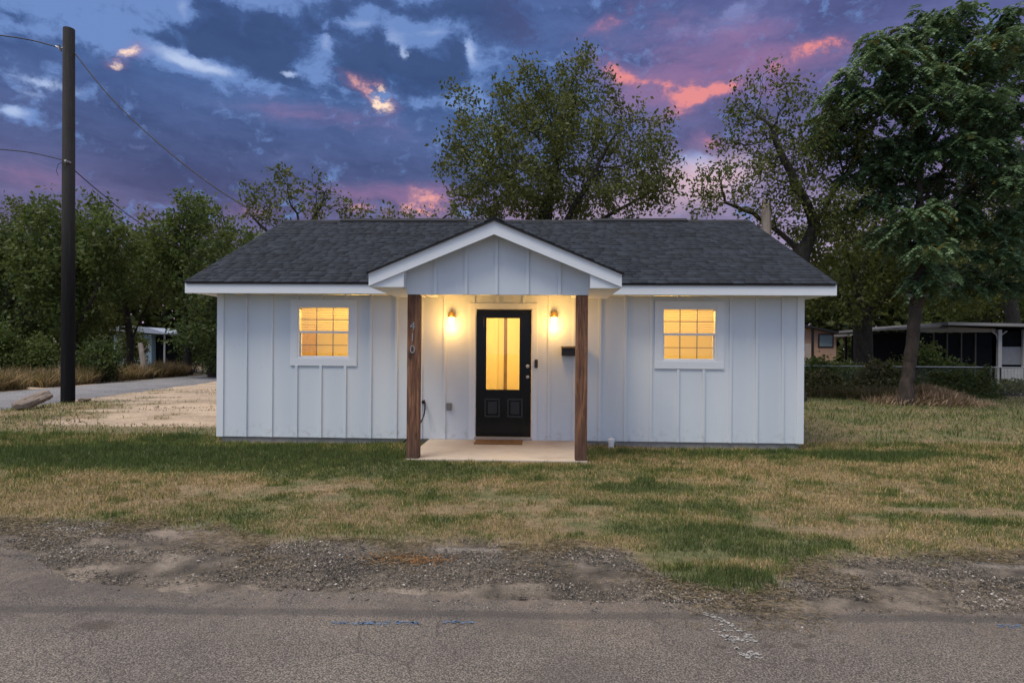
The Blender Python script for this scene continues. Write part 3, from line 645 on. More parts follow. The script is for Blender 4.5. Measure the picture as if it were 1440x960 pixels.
for a, c2 in ((-0.316, -0.054), (0.062, 0.323)):               # raised panels
    b = MB(); e, f = 0.369, 0.684; t = 0.030
    b.box(a, c2, y0 - .013, y0 - .0005, f - t, f); b.box(a, c2, y0 - .013, y0 - .0005, e, e + t); b.box(a, a + t, y0 - .013, y0 - .0005, e + t, f - t); b.box(c2 - t, c2, y0 - .013, y0 - .0005, e + t, f - t)
    b.box(a + .055, c2 - .055, y0 - .010, y0 - .0005, e + .055, f - .055)
    b.build('door_panel', M['blackpanel'], door, bevel=0.0062)
b = MB(); b.box(gx0 + .002, gx1 - .002, 0.05, 0.056, gz0 + .002, gz1 - .002); b.build('door_glass', M['glass'], door)
kx = 0.398
def ylathe(c, prof, k=18):
    b = MB(); b.lathe((0, 0, 0), prof, k); b.v = [(c[0] + x, c[1] - z, c[2] + y) for x, y, z in b.v]; b.f = [tuple(reversed(f)) if False else f for f in b.f]; return b
ylathe((kx, y0, 1.219), [(0.030, 0), (0.030, .012), (0.020, .018), (.019, .03), (.006, .031)]).build('deadbolt', M['nickel'], door, smooth=False)
ylathe((kx, y0, 1.043), [(0.031, 0), (0.031, .008), (0.012, .014), (.012, .035), (.026, .045), (.029, .058), (.022, .068), (.004, .070)]).build('door_knob', M['nickel'], door, smooth=True)
b = MB(); b.box(x0 - .019, x1 + .019, -0.045, 0.0995, 0.001, 0.045); b.build('threshold', simple('pale_threshold', (0.40, 0.36, 0.31), 0.5), house, bevel=.004)

# porch
b = MB(); b.box(-1.232, 1.236, -1.83, 0.028, -0.30, -0.001); b.build('porch_floor', M['slab'], house, bevel=0.008)
for k, (a, c2) in enumerate(((-1.228, -1.062), (1.070, 1.228))):
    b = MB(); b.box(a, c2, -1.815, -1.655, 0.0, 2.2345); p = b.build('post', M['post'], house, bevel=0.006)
    if k == 0: post_l = p
b = MB()
b.box(-1.228, -1.09, -1.654, -0.023, 2.345, 2.40); b.build('porch_beam', M['trim'], house, bevel=0.003)
b = MB(); b.box(1.10, 1.228, -1.654, -0.023, 2.345, 2.40); b.build('porch_beam', M['trim'], house, bevel=0.003)
b = MB(); b.box(-1.23, 1.23, -1.74, -0.001, 2.402, 2.43); b.build('porch_ceiling', M['trim'], house)
AX, AZ = -0.033, 3.212; PS = 0.424                             # porch apex and slope
b = MB(); zin = lambda x: AZ - 0.03 - PS * abs(x - AX)
b.prism_y([(-1.236, 2.236), (1.236, 2.236), (1.236, zin(1.236)), (AX, zin(AX)), (-1.236, zin(-1.236))], -1.822, -1.745)
for x in (-0.843, -0.425, -0.015, 0.406, 0.838): b.box(x - .021, x + .021, -1.848, -1.821, 2.237, zin(x) - 0.02)
b.build('gable', M['siding'], house)
YF, YB = -2.05, -2.022
EL, ER = -1.70, 1.645
b = MB(); H = 0.20
ztl, ztr = AZ - PS * (AX - EL), AZ - PS * (ER - AX)
b.prism_y([(EL, ztl - 0.18), (AX, AZ - H), (AX, AZ - .014), (EL, ztl - .014)], YF, YB); b.prism_y([(AX, AZ - H), (ER, ztr - 0.18), (ER, ztr - .014), (AX, AZ - .014)], YF, YB)
# drip moulding
b.prism_y([(EL, ztl - 0.040), (AX, AZ - .040), (AX, AZ - .012), (EL, ztl - .012)], YF - .012, YF - .0005); b.prism_y([(AX, AZ - .040), (ER, ztr - .040), (ER, ztr - .012), (AX, AZ - .012)], YF - .012, YF - .0005)
b.build('gable_rake', M['trim'], house)
b = MB()                                                       # cornice returns and side eaves
for s, e, wx in ((-1, EL, -1.2365), (1, ER, 1.2365)):
    zt = ztl if s < 0 else ztr
    x0_, x1_ = sorted((e + (0.02 if s < 0 else -0.02), wx)); zb = zt - 0.19
    b.prism_y([(x0_, zb), (x1_, zb), (x1_, zin(x1_) - .02), (x0_, zin(x0_) - .02)], YB + .002, -1.8225)
    b.box(x0_, x1_, -1.822, -0.43 + 0.03, zb, zb + .015)
    xs0, xs1 = (e, e + .02) if s < 0 else (e - .02, e)
    b.box(xs0, xs1, YB + .001, -0.402, zb + .001, zt - .003)
b.prism_y([(EL + .03, ztl - .03), (AX, AZ - .03), (ER - .03, ztr - .03), (ER - .03, ztr - .045), (AX, AZ - .045), (EL + .03, ztl - .045)][::-1], YB + .003, -1.8225)
b.build('gable_eave', M['trim'], house)
psl = math.hypot(1, PS); PL = (AX - EL + 0.03) * psl; PR = (ER - AX + 0.03) * psl
above = lambda c: c[2] > zr(c[1]) - 0.03 or c[1] < -0.42
pr = MB(); pr.prism_y([(EL - .02, ztl - .012), (AX, AZ - .004), (ER + .02, ztr - .012), (ER + .02, ztr - .026), (AX, AZ - .028), (EL - .02, ztl - .026)][::-1], YF - .032, 0.9)
proof = pr.build('porch_roof', M['ridge'], house); WL[proof.name] = WL[house.name]
shingles('shingle_course', proof, (EL - .03, 1.1, ztl - .0087), (0, -1, 0), (1 / psl, 0, PS / psl), 1.1 - YF + .03, PL, above)
shingles('shingle_course', proof, (ER + .03, YF - .03, ztr - .0087), (0, 1, 0), (-1 / psl, 0, PS / psl), 1.1 - YF + .03, PR, above)
b = MB(); b.prism_y([(AX - .13, AZ - .040), (AX, AZ + .014), (AX + .13, AZ - .040), (AX + .13, AZ - .028), (AX, AZ + .026), (AX - .13, AZ - .028)][::-1], YF - .035, 1.15)
b.build('ridge_cap', M['ridge'], proof)

# house number on the left post
def digit(ch, z):
    cu = bpy.data.curves.new('house_number', 'FONT'); cu.body = ch; cu.size = 0.155; cu.extrude = 0.004; cu.align_x = 'CENTER'
    t = bpy.data.objects.new('tmp', cu); COL.objects.link(t); bpy.context.view_layer.update()
    me = bpy.data.meshes.new_from_object(t.evaluated_get(bpy.context.evaluated_depsgraph_get())); bpy.data.objects.remove(t)
    me.transform(Matrix.Translation(Vector((-1.153, -1.822, z)) - Vector(WL[post_l.name])) @ Matrix.Rotation(math.pi / 2, 4, 'X')); me.materials.clear()
    link('house_number', me, M['number'], post_l)
WL[post_l.name] = WL[house.name]
for ch, z in (('4', 1.755), ('1', 1.60), ('0', 1.435)): digit(ch, z)

# wall lanterns
def lantern(x, z):
    lb = ylathe((x, -0.001, z + 0.10), [(0.05, 0), (0.05, .015), (0.035, .022), (.004, .023)]).build('wall_lantern', M['brass'], house)
    b = MB(); c = (x, -0.085, z)
    b.lathe(c, [(0.062, .055), (0.066, .064), (.062, .085), (.054, .12), (.035, .148), (.012, .155), (.010, .175), (.002, .176)], 20); b.build('lantern_cap', M['brass'], lb, smooth=True)
    b = MB(); b.tube([(x, -0.02, z + .10), (x, -0.05, z + .165), (x, -0.085, z + .165)], 0.009); b.build('lantern_arm', M['brass'], lb)
    b = MB(); b.lathe(c, [(0.040, -.078), (0.046, -.07), (.050, -.02), (.052, .054), (.01, .0545)], 20); b.build('lantern_glass', M['shade'], lb, smooth=True)
    lamp('lantern_light_and_added_glow', (x, -0.10, z - 0.13), 2.4, (1.0, 0.54, 0.15), 0.05, house)
    lamp('lantern_light_and_added_glow', (x, -0.32, z + 0.0), 11.0, (1.0, 0.52, 0.13), 0.10, house)  # unseen second lamp added ahead of the lantern to soften and spread its glow
lantern(-0.858, 1.965); lantern(0.828, 1.975)
# mailbox, doorbell, outlet, cable
b = MB(); b.prism_x([(-0.13, 1.40), (-0.001, 1.40), (-0.001, 1.545), (-0.10, 1.545), (-0.13, 1.52)], 0.955, 1.305)
mb = b.build('mailbox', M['blackmetal'], house, bevel=0.004)
b = MB(); b.prism_x([(-0.150, 1.522), (-0.001, 1.5465), (-0.001, 1.556), (-0.104, 1.556), (-0.150, 1.530)], 0.945, 1.315); b.build('mailbox_lid', M['brownplastic'], mb, bevel=0.002)
b = MB(); b.box(0.512, 0.566, -0.05, -0.0245, 1.195, 1.335); b.build('doorbell', M['brownplastic'], house, bevel=.008)
b = MB(); b.box(-0.935, -0.855, -0.05, -0.0005, 0.485, 0.605); b.box(-.925, -.865, -.058, -.0505, .495, .595); b.build('outlet_cover', M['greyplastic'], house, bevel=.005)
b = MB(); pts = []
for i in range(14):
    t = i / 13; pts.append((-1.30 - 0.02 * t - 0.32 * t ** 2.2 + .03 * math.sin(5 * t), -0.05 - 0.14 * math.sin(t * 2.6), 0.60 - 0.68 * t))
b.tube(pts, 0.013, 8); b.tube([(-1.345, -0.02, 0.62), (-1.30, -0.05, 0.60)], 0.022, 8); b.tube([(-1.32, -0.0, 0.63), (-1.32, -.07, .63)], .018, 8)
b.build('cable', M['cable'], house, smooth=True)

# doormat
dm, dnt = mat('coir_mat'); g = NT(dnt); co = g.coord()
sp = g.n('ShaderNodeSeparateXYZ', {0: co})
inb = g.m('MULTIPLY', g.sstep(g.m('ABSOLUTE', sp.outputs[0]), 0.25, 0.20), g.sstep(g.m('ABSOLUTE', sp.outputs[1]), 0.10, 0.06))
mk = g.m('MULTIPLY', inb, g.sstep(g.noise(g.coord((1, .5, 1)), 42, 2, .5), .5, .56), clamp=True)
cc = g.mix(g.noise(co, 150, 3), (0.13, 0.065, 0.02, 1), (0.30, 0.16, 0.06, 1)); cc = g.mix(g.m('MULTIPLY', mk, .75), cc, (0.03, 0.02, 0.015, 1))
g.bsdf(cc, 0.95, g.noise(co, 200, 3), 0.8, 0.006)
b = MB(); b.box(-0.435, 0.325, -0.50, -0.07, 0.0, 0.018)
mo = b.build('doormat', dm, bevel=0.004, origin=(-0.055, -0.285, 0.0)); tag(mo, 'brown coir doormat lying in front of the black front door', 'doormat')
# white cleanout pipe
c = gr(861, 632)
pp = empty('cleanout_pipe', (c[0], -0.25, GZ), 'short white plastic cleanout pipe with cap sticking up beside the porch', 'pipe')
b = MB(); b.lathe((c[0], -0.25, GZ), [(0.044, -.05), (0.044, .10)], 20); b.build('pipe', M['pvc'], pp, smooth=False)
b = MB(); b.lathe((c[0], -0.25, GZ), [(0.053, .09), (.053, .145), (.048, .150), (.024, .151), (.024, .168), (.02, .17)], 20); b.build('cap', M['pvc'], pp)

# ------------------------------------------------------------------ utility pole and wires
def topz(px, py, Y): return at(px, py, Y)
PY = 6.5; pb = gr(95, 567); pb = np.array([at(95.5, 566, PY)[0], PY, GZ]); pt = at(97, 41, PY)
pole = empty('utility_pole', tuple(pb), 'tall dark wooden utility pole at the edge of the side road', 'utility pole')
b = MB(); K = 14; pts = [pb + np.array([0, 0, -0.3])] + [pb + (pt - pb) * k / K for k in range(1, K + 1)]
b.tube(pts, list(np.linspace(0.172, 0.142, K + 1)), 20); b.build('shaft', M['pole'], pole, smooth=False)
a1 = at(86, 68, PY - .02); a2 = at(92, 226, PY - .25)
b = MB(); b.tube([a1 + (0.22, 0, 0), a1, a1 + (-.10, 0, .03)], 0.025, 8); b.tube([a1 + (-.03, -.04, .08), a1 + (-.03, .04, -.08)], .03, 8); b.tube([a1 + (-.16, -.0, .06), a1 + (-.02, 0, -.03)], .022, 6); b.build('wire_clamp', M['galv'], pole)
b = MB(); b.tube([a2 + (0.0, .2, 0), a2, a2 + (.03, -.05, -.05)], 0.03, 8); b.build('wire_clamp', M['galv'], pole)
def wire(name, pts, r, label):
    pts = [np.array(p, float) for p in pts]; out = []
    n = len(pts)
    for i in range(n - 1):                                     # Catmull-Rom
        p0, p1, p2, p3 = pts[max(i - 1, 0)], pts[i], pts[i + 1], pts[min(i + 2, n - 1)]
        for k in range(10):
            t = k / 10; out.append(0.5 * ((2 * p1) + (-p0 + p2) * t + (2 * p0 - 5 * p1 + 4 * p2 - p3) * t * t + (-p0 + 3 * p1 - 3 * p2 + p3) * t ** 3))
    out.append(pts[-1]); o3 = out[0]
    b = MB(); b.tube(out, r, 6); tag(b.build(name, M['cable'], origin=tuple(o3), smooth=True), label, 'wire')
wire('overhead_wire', [at(105, 75, PY), at(150, 131, PY - .2), at(200, 181, PY - .4), at(250, 224, PY - .6), at(300, 262, PY - .8), at(345, 291, PY - 1.0), at(385, 318, PY - 1.1)], 0.016, 'overhead wire running from the pole top down to the roof of the white house')
wire('overhead_wire', [a1, at(45, 57, PY), at(0, 50, PY + 0), at(-60, 44, PY), at(-160, 40, PY), at(-400, 30, PY)], 0.016, 'upper wire leaving the utility pole to the left edge')
wire('overhead_wire', [a2, at(45, 215, PY), at(0, 210, PY), at(-80, 203, PY), at(-400, 190, PY)], 0.014, 'lower wire leaving the utility pole to the left edge')
wire('overhead_wire', [a2 + (.03, -.05, -.05), at(104, 239, PY + .2), at(140, 270, PY + 1.5), at(190, 309, PY + 4), at(260, 352, PY + 8), at(330, 385, PY + 11)], 0.014, 'lower wire dropping from the pole into the trees behind')
b = MB(); q = [a2, at(82, 231, PY - .2), at(79, 240, PY - .2), at(82, 247, PY - .2)]; b.tube(q, .008, 5); b.build('loose_wire', M['cable'], pole)

# ------------------------------------------------------------------ log and debris by the pole
def lumpy(name, p0, p1, r0, r1, material, label, cat, seed=1, k=16, seg=14):
    rs = np.random.default_rng(seed); p0, p1 = np.array(p0, float), np.array(p1, float); d = (p1 - p0); L = np.linalg.norm(d); d /= L
    a = np.cross(d, (0, 0, 1)); a /= np.linalg.norm(a); c2 = np.cross(a, d); V = []; Fc = []
    ph = rs.random(6) * 6
    for i in range(seg + 1):
        t = i / seg; r = (r0 + (r1 - r0) * t) * (1 + .12 * math.sin(5 * t + ph[0])); end = 0.55 if i in (0, seg) else 1.0
        for j in range(k):
            th = 2 * math.pi * j / k; rr = r * end * (1 + .18 * math.sin(2 * th + ph[1] + 2 * t) + .10 * math.sin(5 * th + ph[2] + 4 * t) + .04 * rs.normal())
            V.append(p0 + d * L * t + a * rr * math.cos(th) + c2 * rr * math.sin(th) * .8)
    for i in range(seg):
        for j in range(k): Fc.append((i * k + j, i * k + (j + 1) % k, (i + 1) * k + (j + 1) % k, (i + 1) * k + j))
    b = MB(); b.raw(V, Fc + [tuple(range(k - 1, -1, -1)), tuple(range(seg * k, (seg + 1) * k))])
    return tag(b.build(name, material, origin=(p0[0], p0[1], GZ)), label, cat)
a_ = gr(22, 578); b_ = gr(57, 573)
lumpy('log', (a_[0], a_[1] + .05, GZ + .11), (b_[0] + .05, b_[1] + .2, GZ + .34), .15, .17, M['logwood'], 'weathered grey log lying on the verge left of the utility pole', 'log', 3)
c = at(113, 562, PY); lumpy('wood_scrap', (c[0] - .12, PY + .1, GZ + .05), (c[0] + .28, PY, GZ + .10), .07, .06, M['logwood'], 'short dark chunk of wood on the ground against the pole base', 'wood', 5, 10, 7)

# ------------------------------------------------------------------ trees
def colonize(trunk, A, step=0.28, kill=0.5, iters=160, seed=0, trop=(0, 0, 0.04), infl=3.5, wob=0.18):
    rs = np.random.default_rng(seed)
    nodes = []; par = []
    for line in trunk:                                         # list of polylines; (start_parent or None, pts)
        st, pts = line
        prev = st
        for i, p in enumerate(pts):
            p = np.array(p, float)
            if prev is None: nodes.append(p); par.append(-1); prev = len(nodes) - 1; continue
            q = nodes[prev]; L = np.linalg.norm(p - q); k = max(1, int(L / step))
            for j in range(1, k + 1):
                nodes.append(q + (p - q) * j / k + (rs.normal(0, .02, 3) if j < k else 0)); par.append(prev); prev = len(nodes) - 1
    N = np.array(nodes); par = list(par); A = A.copy()
    D = np.linalg.norm(A[:, None] - N[None], axis=2); near = D.argmin(1); dist = D.min(1)
    for it in range(iters):
        if len(A) == 0: break
        act = dist < max(infl, dist.min() * 1.05)
        dirs = A[act] - N[near[act]]; dirs /= np.linalg.norm(dirs, axis=1)[:, None] + 1e-9
        S = np.zeros_like(N); np.add.at(S, near[act], dirs); idx = np.unique(near[act])
        d = S[idx]; d /= np.linalg.norm(d, axis=1)[:, None] + 1e-9; d += rs.normal(0, wob, d.shape) + np.array(trop); d /= np.linalg.norm(d, axis=1)[:, None]
        new = N[idx] + d * step; b0 = len(N); N = np.concatenate([N, new]); par += list(idx)
        Dn = np.linalg.norm(A[:, None] - new[None], axis=2); m = Dn.min(1); am = Dn.argmin(1); up = m < dist
        near[up] = am[up] + b0; dist[up] = m[up]
        k = dist > kill; A = A[k]; near = near[k]; dist = dist[k]
        if len(N) > 9000: break
    return N, np.array(par)
def radii(N, par, tip=0.007, ex=2.6, rmin_line=None):
    n = len(N); acc = np.zeros(n); nch = np.zeros(n, int)
    for i in range(n):
        if par[i] >= 0: nch[par[i]] += 1
    for i in range(n - 1, -1, -1):
        if nch[i] == 0: acc[i] = tip ** ex
        if par[i] >= 0: acc[par[i]] += acc[i]
    return acc ** (1 / ex), nch
def branch_mesh(name, N, par, R, material, parent, rscale=1.0, minr=0.0):
    V = []; Fc = []; c = 0
    idx = [i for i in range(len(N)) if par[i] >= 0 and R[i] >= minr]
    for cls, k in ((0, 3), (1, 6), (2, 12)):
        ii = np.array([i for i in idx if (0 if R[i] < .02 else 1 if R[i] < .07 else 2) == cls], int)
        if len(ii) == 0: continue
        p = par[ii]; a, b = N[p], N[ii]; d = b - a; L = np.linalg.norm(d, axis=1)[:, None] + 1e-9; d = d / L
        b2 = b + d * np.minimum(R[ii][:, None] * .35, L * .3)
        ref = np.tile(np.array([0.31, 0.95, 0.05]), (len(ii), 1)); u = np.cross(d, ref); u /= np.linalg.norm(u, axis=1)[:, None] + 1e-9; w = np.cross(d, u)
        th = np.arange(k) / k * 2 * math.pi; ring = u[:, None] * np.cos(th)[None, :, None] + w[:, None] * np.sin(th)[None, :, None]
        ra = np.minimum(R[p], R[ii] * 1.25) * rscale; rb = R[ii] * rscale
        va = a[:, None] + ring * ra[:, None, None]; vb = b2[:, None] + ring * rb[:, None, None]
        vv = np.concatenate([va, vb], 1).reshape(-1, 3); j = np.arange(k); f = np.stack([j, (j + 1) % k, (j + 1) % k + k, j + k], 1)
        ff = (f[None] + (np.arange(len(ii)) * 2 * k)[:, None, None]).reshape(-1, 4) + c
        V.append(vv); Fc.append(ff); c += len(vv)
    return np_mesh(name, np.concatenate(V), np.concatenate(Fc), 4, material, parent, smooth=True)
LEAFX = 2.2; CLUMP = .43
def leaf_quads(P, D, S, L, W):                                  # base point, direction, side vector
    D = D / (np.linalg.norm(D, axis=1)[:, None] + 1e-9); S = np.cross(D, S); S = S / (np.linalg.norm(S, axis=1)[:, None] + 1e-9); L = L[:, None]; W = W[:, None]
    n_ = np.cross(D, S)
    return np.stack([P, P + D * L * .45 + S * W + n_ * W * .25, P + D * L, P + D * L * .45 - S * W + n_ * W * .25], 1).reshape(-1, 3)
def leaves(name, N, par, R, parent, per, spread, L, W, cols, thr=0.03, droop=0.3, seed=1, material=None, thin=None):
    rs = np.random.default_rng(seed); idx = np.where((R < thr) & (par >= 0))[0]; per = per * LEAFX
    if thin is not None: idx = idx[thin(N[idx])]
    nz3 = (fbm(N[idx, 0] * 1.6 + seed, N[idx, 2] * 1.6 + N[idx, 1] * .7, 3) + rs.normal(0, .05, len(idx))); idx = idx[nz3 > CLUMP]
    k = rs.poisson(per, len(idx)); ii = np.repeat(idx, k); n = len(ii)
    fine = np.clip((fbm(N[:, 0] * 2.6 + 3, N[:, 2] * 2.6 + N[:, 1], 2) - .5) * 2.2 + .5, 0, 1)
    P = N[ii] + rs.normal(0, spread, (n, 3)); D = rs.normal(0, 1, (n, 3)); D[:, 2] -= droop
    S = rs.normal(0, 1, (n, 3)); l = L * (.45 + 1.0 * rs.random(n)); w = W * (.7 + .6 * rs.random(n))
    V = leaf_quads(P, D, S, l, w)
    cl = np.array(cols); node_t = rs.random(len(N)); big = fbm(N[:, 0] * .8 + seed, N[:, 2] * .8, 2)
    m = np.clip(.30 * big[ii] + .45 * fine[ii] + .15 * node_t[ii] + .25 * rs.random(n) - .05, 0, .999); q = m * (len(cl) - 1); q0 = q.astype(int); fr = (q - q0)[:, None]
    c = (cl[q0] * (1 - fr) + cl[np.minimum(q0 + 1, len(cl) - 1)] * fr) * (.75 + .5 * rs.random((n, 1)))
    return np_mesh(name, V, np.arange(4 * n).reshape(-1, 4), 4, material or M['leaf'], parent, tint=np.repeat(c, 4, 0))
def fronds(name, N, par, R, nch, parent, per, flen, cols, seed=1):
    rs = np.random.default_rng(seed); idx = np.where((R < .014) & (par >= 0))[0]
    k = rs.poisson(per, len(idx)); ii = np.repeat(idx, k); n = len(ii)
    az = rs.random(n) * 6.283; el = rs.normal(.25, .3, n); l = flen * (.6 + .6 * rs.random(n))
    D = np.stack([np.cos(az) * np.cos(el), np.sin(az) * np.cos(el), np.sin(el)], 1); P0 = N[ii] + rs.normal(0, .05, (n, 3))
    side = np.stack([-np.sin(az), np.cos(az), np.zeros(n)], 1); Vs = []; Cs = []
    cl = np.array(cols); big = fbm(N[:, 0] * .9 + seed, N[:, 2] * .9, 2)
    yel = rs.random(n) < .04
    m = np.clip(big[ii] * .6 + .4 * rs.random(n), 0, .999); q = m * (len(cl) - 1); q0 = q.astype(int); fr = (q - q0)[:, None]
    c = (cl[q0] * (1 - fr) + cl[np.minimum(q0 + 1, len(cl) - 1)] * fr) * (.8 + .4 * rs.random((n, 1))); c[yel] = C3(.13, .10, .02)
    for t in np.linspace(.2, 1, 7):
        P = P0 + D * (l * t)[:, None]; P[:, 2] -= l * t * t * .75
        tang = D * 1.0; tang = tang - np.array([0, 0, 1.5]) * t
        for s in (-1, 1):
            d = side * s * 1.0 + tang * .55 + rs.normal(0, .15, (n, 3)); d[:, 2] -= .35
            Vs.append(leaf_quads(P, d, np.tile([0, 0, 1.], (n, 1)) + rs.normal(0, .25, (n, 3)), .42 * l * (1.1 - .55 * t), np.full(n, 0.036 * flen / .4))); Cs.append(np.repeat(c, 4, 0))
    V = np.concatenate(Vs); return np_mesh(name, V, np.arange(len(V)).reshape(-1, 4), 4, M['leafgloss'], parent, tint=np.concatenate(Cs))
def cloud(ells, Y, dy, n, seed=0, shell=0.0):
    """attractors in ellipsoids given as (px, py, rx_px, ry_px[, dY[, weight]]) standing at depth Y"""
    rs = np.random.default_rng(seed); out = []
    tot = sum((e[5] if len(e) > 5 else 1) * e[2] * e[3] for e in ells)
    for e in ells:
        yy = Y + (e[4] if len(e) > 4 else 0); c = at(e[0], e[1], yy); s = (yy - CY) / F
        k = int(n * (e[5] if len(e) > 5 else 1) * e[2] * e[3] / tot) + 3
        p = rs.normal(0, 1, (k, 3)); p /= np.linalg.norm(p, axis=1)[:, None]; r = (shell + (1 - shell) * rs.random(k)) ** (1 / 2.2)
        out.append(c + p * r[:, None] * np.array([e[2] * s, dy, e[3] * s]))
    A = np.concatenate(out); return A[A[:, 2] > GZ + .5]

def tree(name, label, group, trunk_px, Y, ells, n, dy, seed, leaf, bark, tip=.008, base_r=None, step=.28, kill=.5, trop=(0, 0, .04), thin=None, frond=None, wob=.18):
    """trunk_px: polylines [(parent polyline index, fraction point index) or None, [(px,py,dY)...]]; the first starts on the ground"""
    px, py, _ = trunk_px[0][1][0]; p0 = at(px, py, Y); p0[2] = GZ
    t = empty(name, tuple(p0), label, 'tree', group); lines = []; ref = {}
    # trunk polylines: need node indices for branch starts, so build with the same subdivision as colonize()
    cnt = 0; nodes_pts = []
    for li, (st, pts) in enumerate(trunk_px):
        W = [at(a, b_, Y + c_) for a, b_, c_ in pts]
        if li == 0: W[0] = p0 + np.array([0, 0, -.25])
        prev = None if st is None else ref[st]; cur = []
        start = prev
        q = None if prev is None else nodes_pts[prev]
        for i, w_ in enumerate(W):
            if q is None: nodes_pts.append(w_); cnt += 1; q = w_; ref[(li, i)] = cnt - 1; continue
            k = max(1, int(np.linalg.norm(w_ - q) / step)); 
            for j in range(1, k + 1): nodes_pts.append(q + (w_ - q) * j / k); cnt += 1
            q = w_; ref[(li, i)] = cnt - 1
        lines.append((start, W))
    A = cloud(ells, Y, dy, n, seed); N, par = colonize(lines, A, step, kill, seed=seed, trop=trop, wob=wob)
    R, nch = radii(N, par, tip * .75)
    if base_r: # scale thick parts towards the wanted base radius
        k = base_r / R[0]; R = R * (1 + (k - 1) * np.clip(R / R[0], 0, 1) ** 1.5)
    flare = np.clip(1 - (N[:, 2] - GZ) / .6, 0, 1); R = R * (1 + .5 * flare * (R > R[0] * .5))
    branch_mesh('trunk', N, par, R, bark, t)
    if frond: fronds('crown', N, par, R, nch, t, frond[0], frond[1], leaf['cols'], seed)
    else: leaves('crown', N, par, R, t, leaf['per'], leaf['spread'], leaf['L'], leaf['W'], leaf['cols'], leaf.get('thr', .03), seed=seed, thin=thin)
    return t
OLIVE = [(.040, .052, .016), (.095, .110, .032), (.155, .165, .052)]
MIDG = [(.040, .062, .018), (.090, .126, .034), (.150, .180, .050)]
DARKG = [(.026, .042, .015), (.052, .080, .024), (.092, .120, .036)]
YELG = [(.035, .050, .014), (.085, .105, .026), (.160, .165, .036)]
BLUEG = [(.060, .115, .060), (.125, .205, .105), (.210, .300, .160)]
LF = lambda cols, per=9, spread=.16, L=.13, W=.035, thr=.03: dict(cols=cols, per=per, spread=spread, L=L, W=W, thr=thr)

# A: big tree behind the middle of the roof
tree('broadleaf_tree', 'big olive-green multi-stem tree rising behind the middle of the roof', 'trees around the house',
     [(None, [(768, 500, 0), (770, 400, 0), (764, 330, 0), (768, 290, 0), (783, 225, 0), (790, 170, .3)]),
      ((0, 2), [(792, 320, -.6), (802, 300, -.8), (825, 262, -1), (850, 215, -.8)]),
      ((0, 1), [(815, 330, .5), (850, 307, .8), (890, 284, 1), (925, 265, 1.2)]),
      ((0, 3), [(735, 270, .6), (700, 235, .8)])],
     11.0,
     [(780, 205, 115, 88, 0), (690, 235, 68, 58), (868, 240, 72, 58), (750, 150, 62, 44), (820, 140, 52, 42), (645, 225, 34, 42, 0, .45), (800, 108, 60, 24, 0, .3), (925, 262, 44, 40, 0, .7), (645, 150, 22, 22, 0, .4), (915, 205, 32, 34, 0, .5), (665, 190, 40, 36, 0, .6), (720, 165, 45, 30, 0, .7), (850, 175, 50, 34, 0, .7), (690, 290, 60, 25, 0, 1.0), (860, 290, 70, 22, 0, .8), (765, 275, 90, 35, 0, 1)],
     3000, 3.2, 11, LF(OLIVE, 12, .17, .14, .040), M['bark1'], base_r=.38, kill=.42, step=.25, wob=.22)
# B: thin tree behind left roof slope
tree('sparse_tree', 'thin twiggy tree with sparse leaves behind the left end of the roof', 'trees around the house',
     [(None, [(425, 500, 0), (425, 400, 0), (420, 330, 0), (418, 300, 0)]), ((0, 2), [(440, 310, 0.3), (455, 280, .4)]), ((0, 1), [(380, 330, 0), (350, 300, 0)])],
     13.0, [(395, 275, 60, 35, 0, 1), (440, 270, 40, 32, 0, .8), (410, 250, 30, 14, 0, .7), (370, 290, 40, 25, 0, .8), (470, 290, 30, 22, 0, .8)],
     520, 1.5, 12, LF(OLIVE, 4.5, .13, .17, .045), M['bark1'], tip=.007, base_r=.16, kill=.4, wob=.3)
tree('sparse_tree', 'low scraggly tree tops peeking over the left half of the roof ridge', 'trees around the house',
     [(None, [(545, 500, 0), (545, 400, 0), (540, 330, 0)]), ((0, 1), [(500, 330, 0), (490, 310, 0)]), ((0, 1), [(600, 330, 0), (620, 310, 0)])],
     14.0, [(500, 297, 32, 22, 0, 1), (550, 303, 35, 14, 0, 1), (600, 306, 35, 14, 0, 1), (640, 300, 20, 20, 0, .8)],
     260, 1.2, 13, LF(OLIVE, 4.5, .13, .16, .045), M['bark1'], tip=.007, base_r=.12, kill=.4, wob=.3)
# C: trees across the side road
LFB = lambda cols, per=9: dict(cols=cols, per=per, spread=.26, L=.24, W=.065, thr=.035)
def ltree(label, base, Y, ells, n, seed, cols, per=10, name='broadleaf_tree', dy=2.2, base_r=.22):
    n = int(n * 1.5); per = per * 1.3; rr = random.Random(seed)
    ells = [(e[0], e[1], e[2] * .85, e[3] * .85) for e in ells] + [(e[0] + rr.uniform(-1, 1) * e[2], e[1] - rr.uniform(.3, 1.25) * e[3], e[2] * rr.uniform(.2, .4), e[3] * rr.uniform(.2, .4), rr.uniform(-1, 1), 1.3) for e in ells for _ in range(3)]
    x = base; e0 = ells[0]
    return tree(name, label, 'trees around the house', [(None, [(x, 520, 0), (x + 4, 480, 0), (x - 3, 430, 0), (e0[0], e0[1] + 20, 0)]), ((0, 2), [(e0[0] - 30, e0[1] + 30, .5)]), ((0, 1), [(e0[0] + 30, e0[1] + 40, -.5)])],
                Y, ells, n, dy, seed, LFB(cols, per), M['bark1'], base_r=base_r, kill=.5, step=.33)
ltree('dense green tree across the side road at the left edge', 15, 22, [(20, 400, 55, 75), (-10, 360, 50, 45), (50, 440, 50, 50), (5, 480, 60, 35)], 800, 21, DARKG)
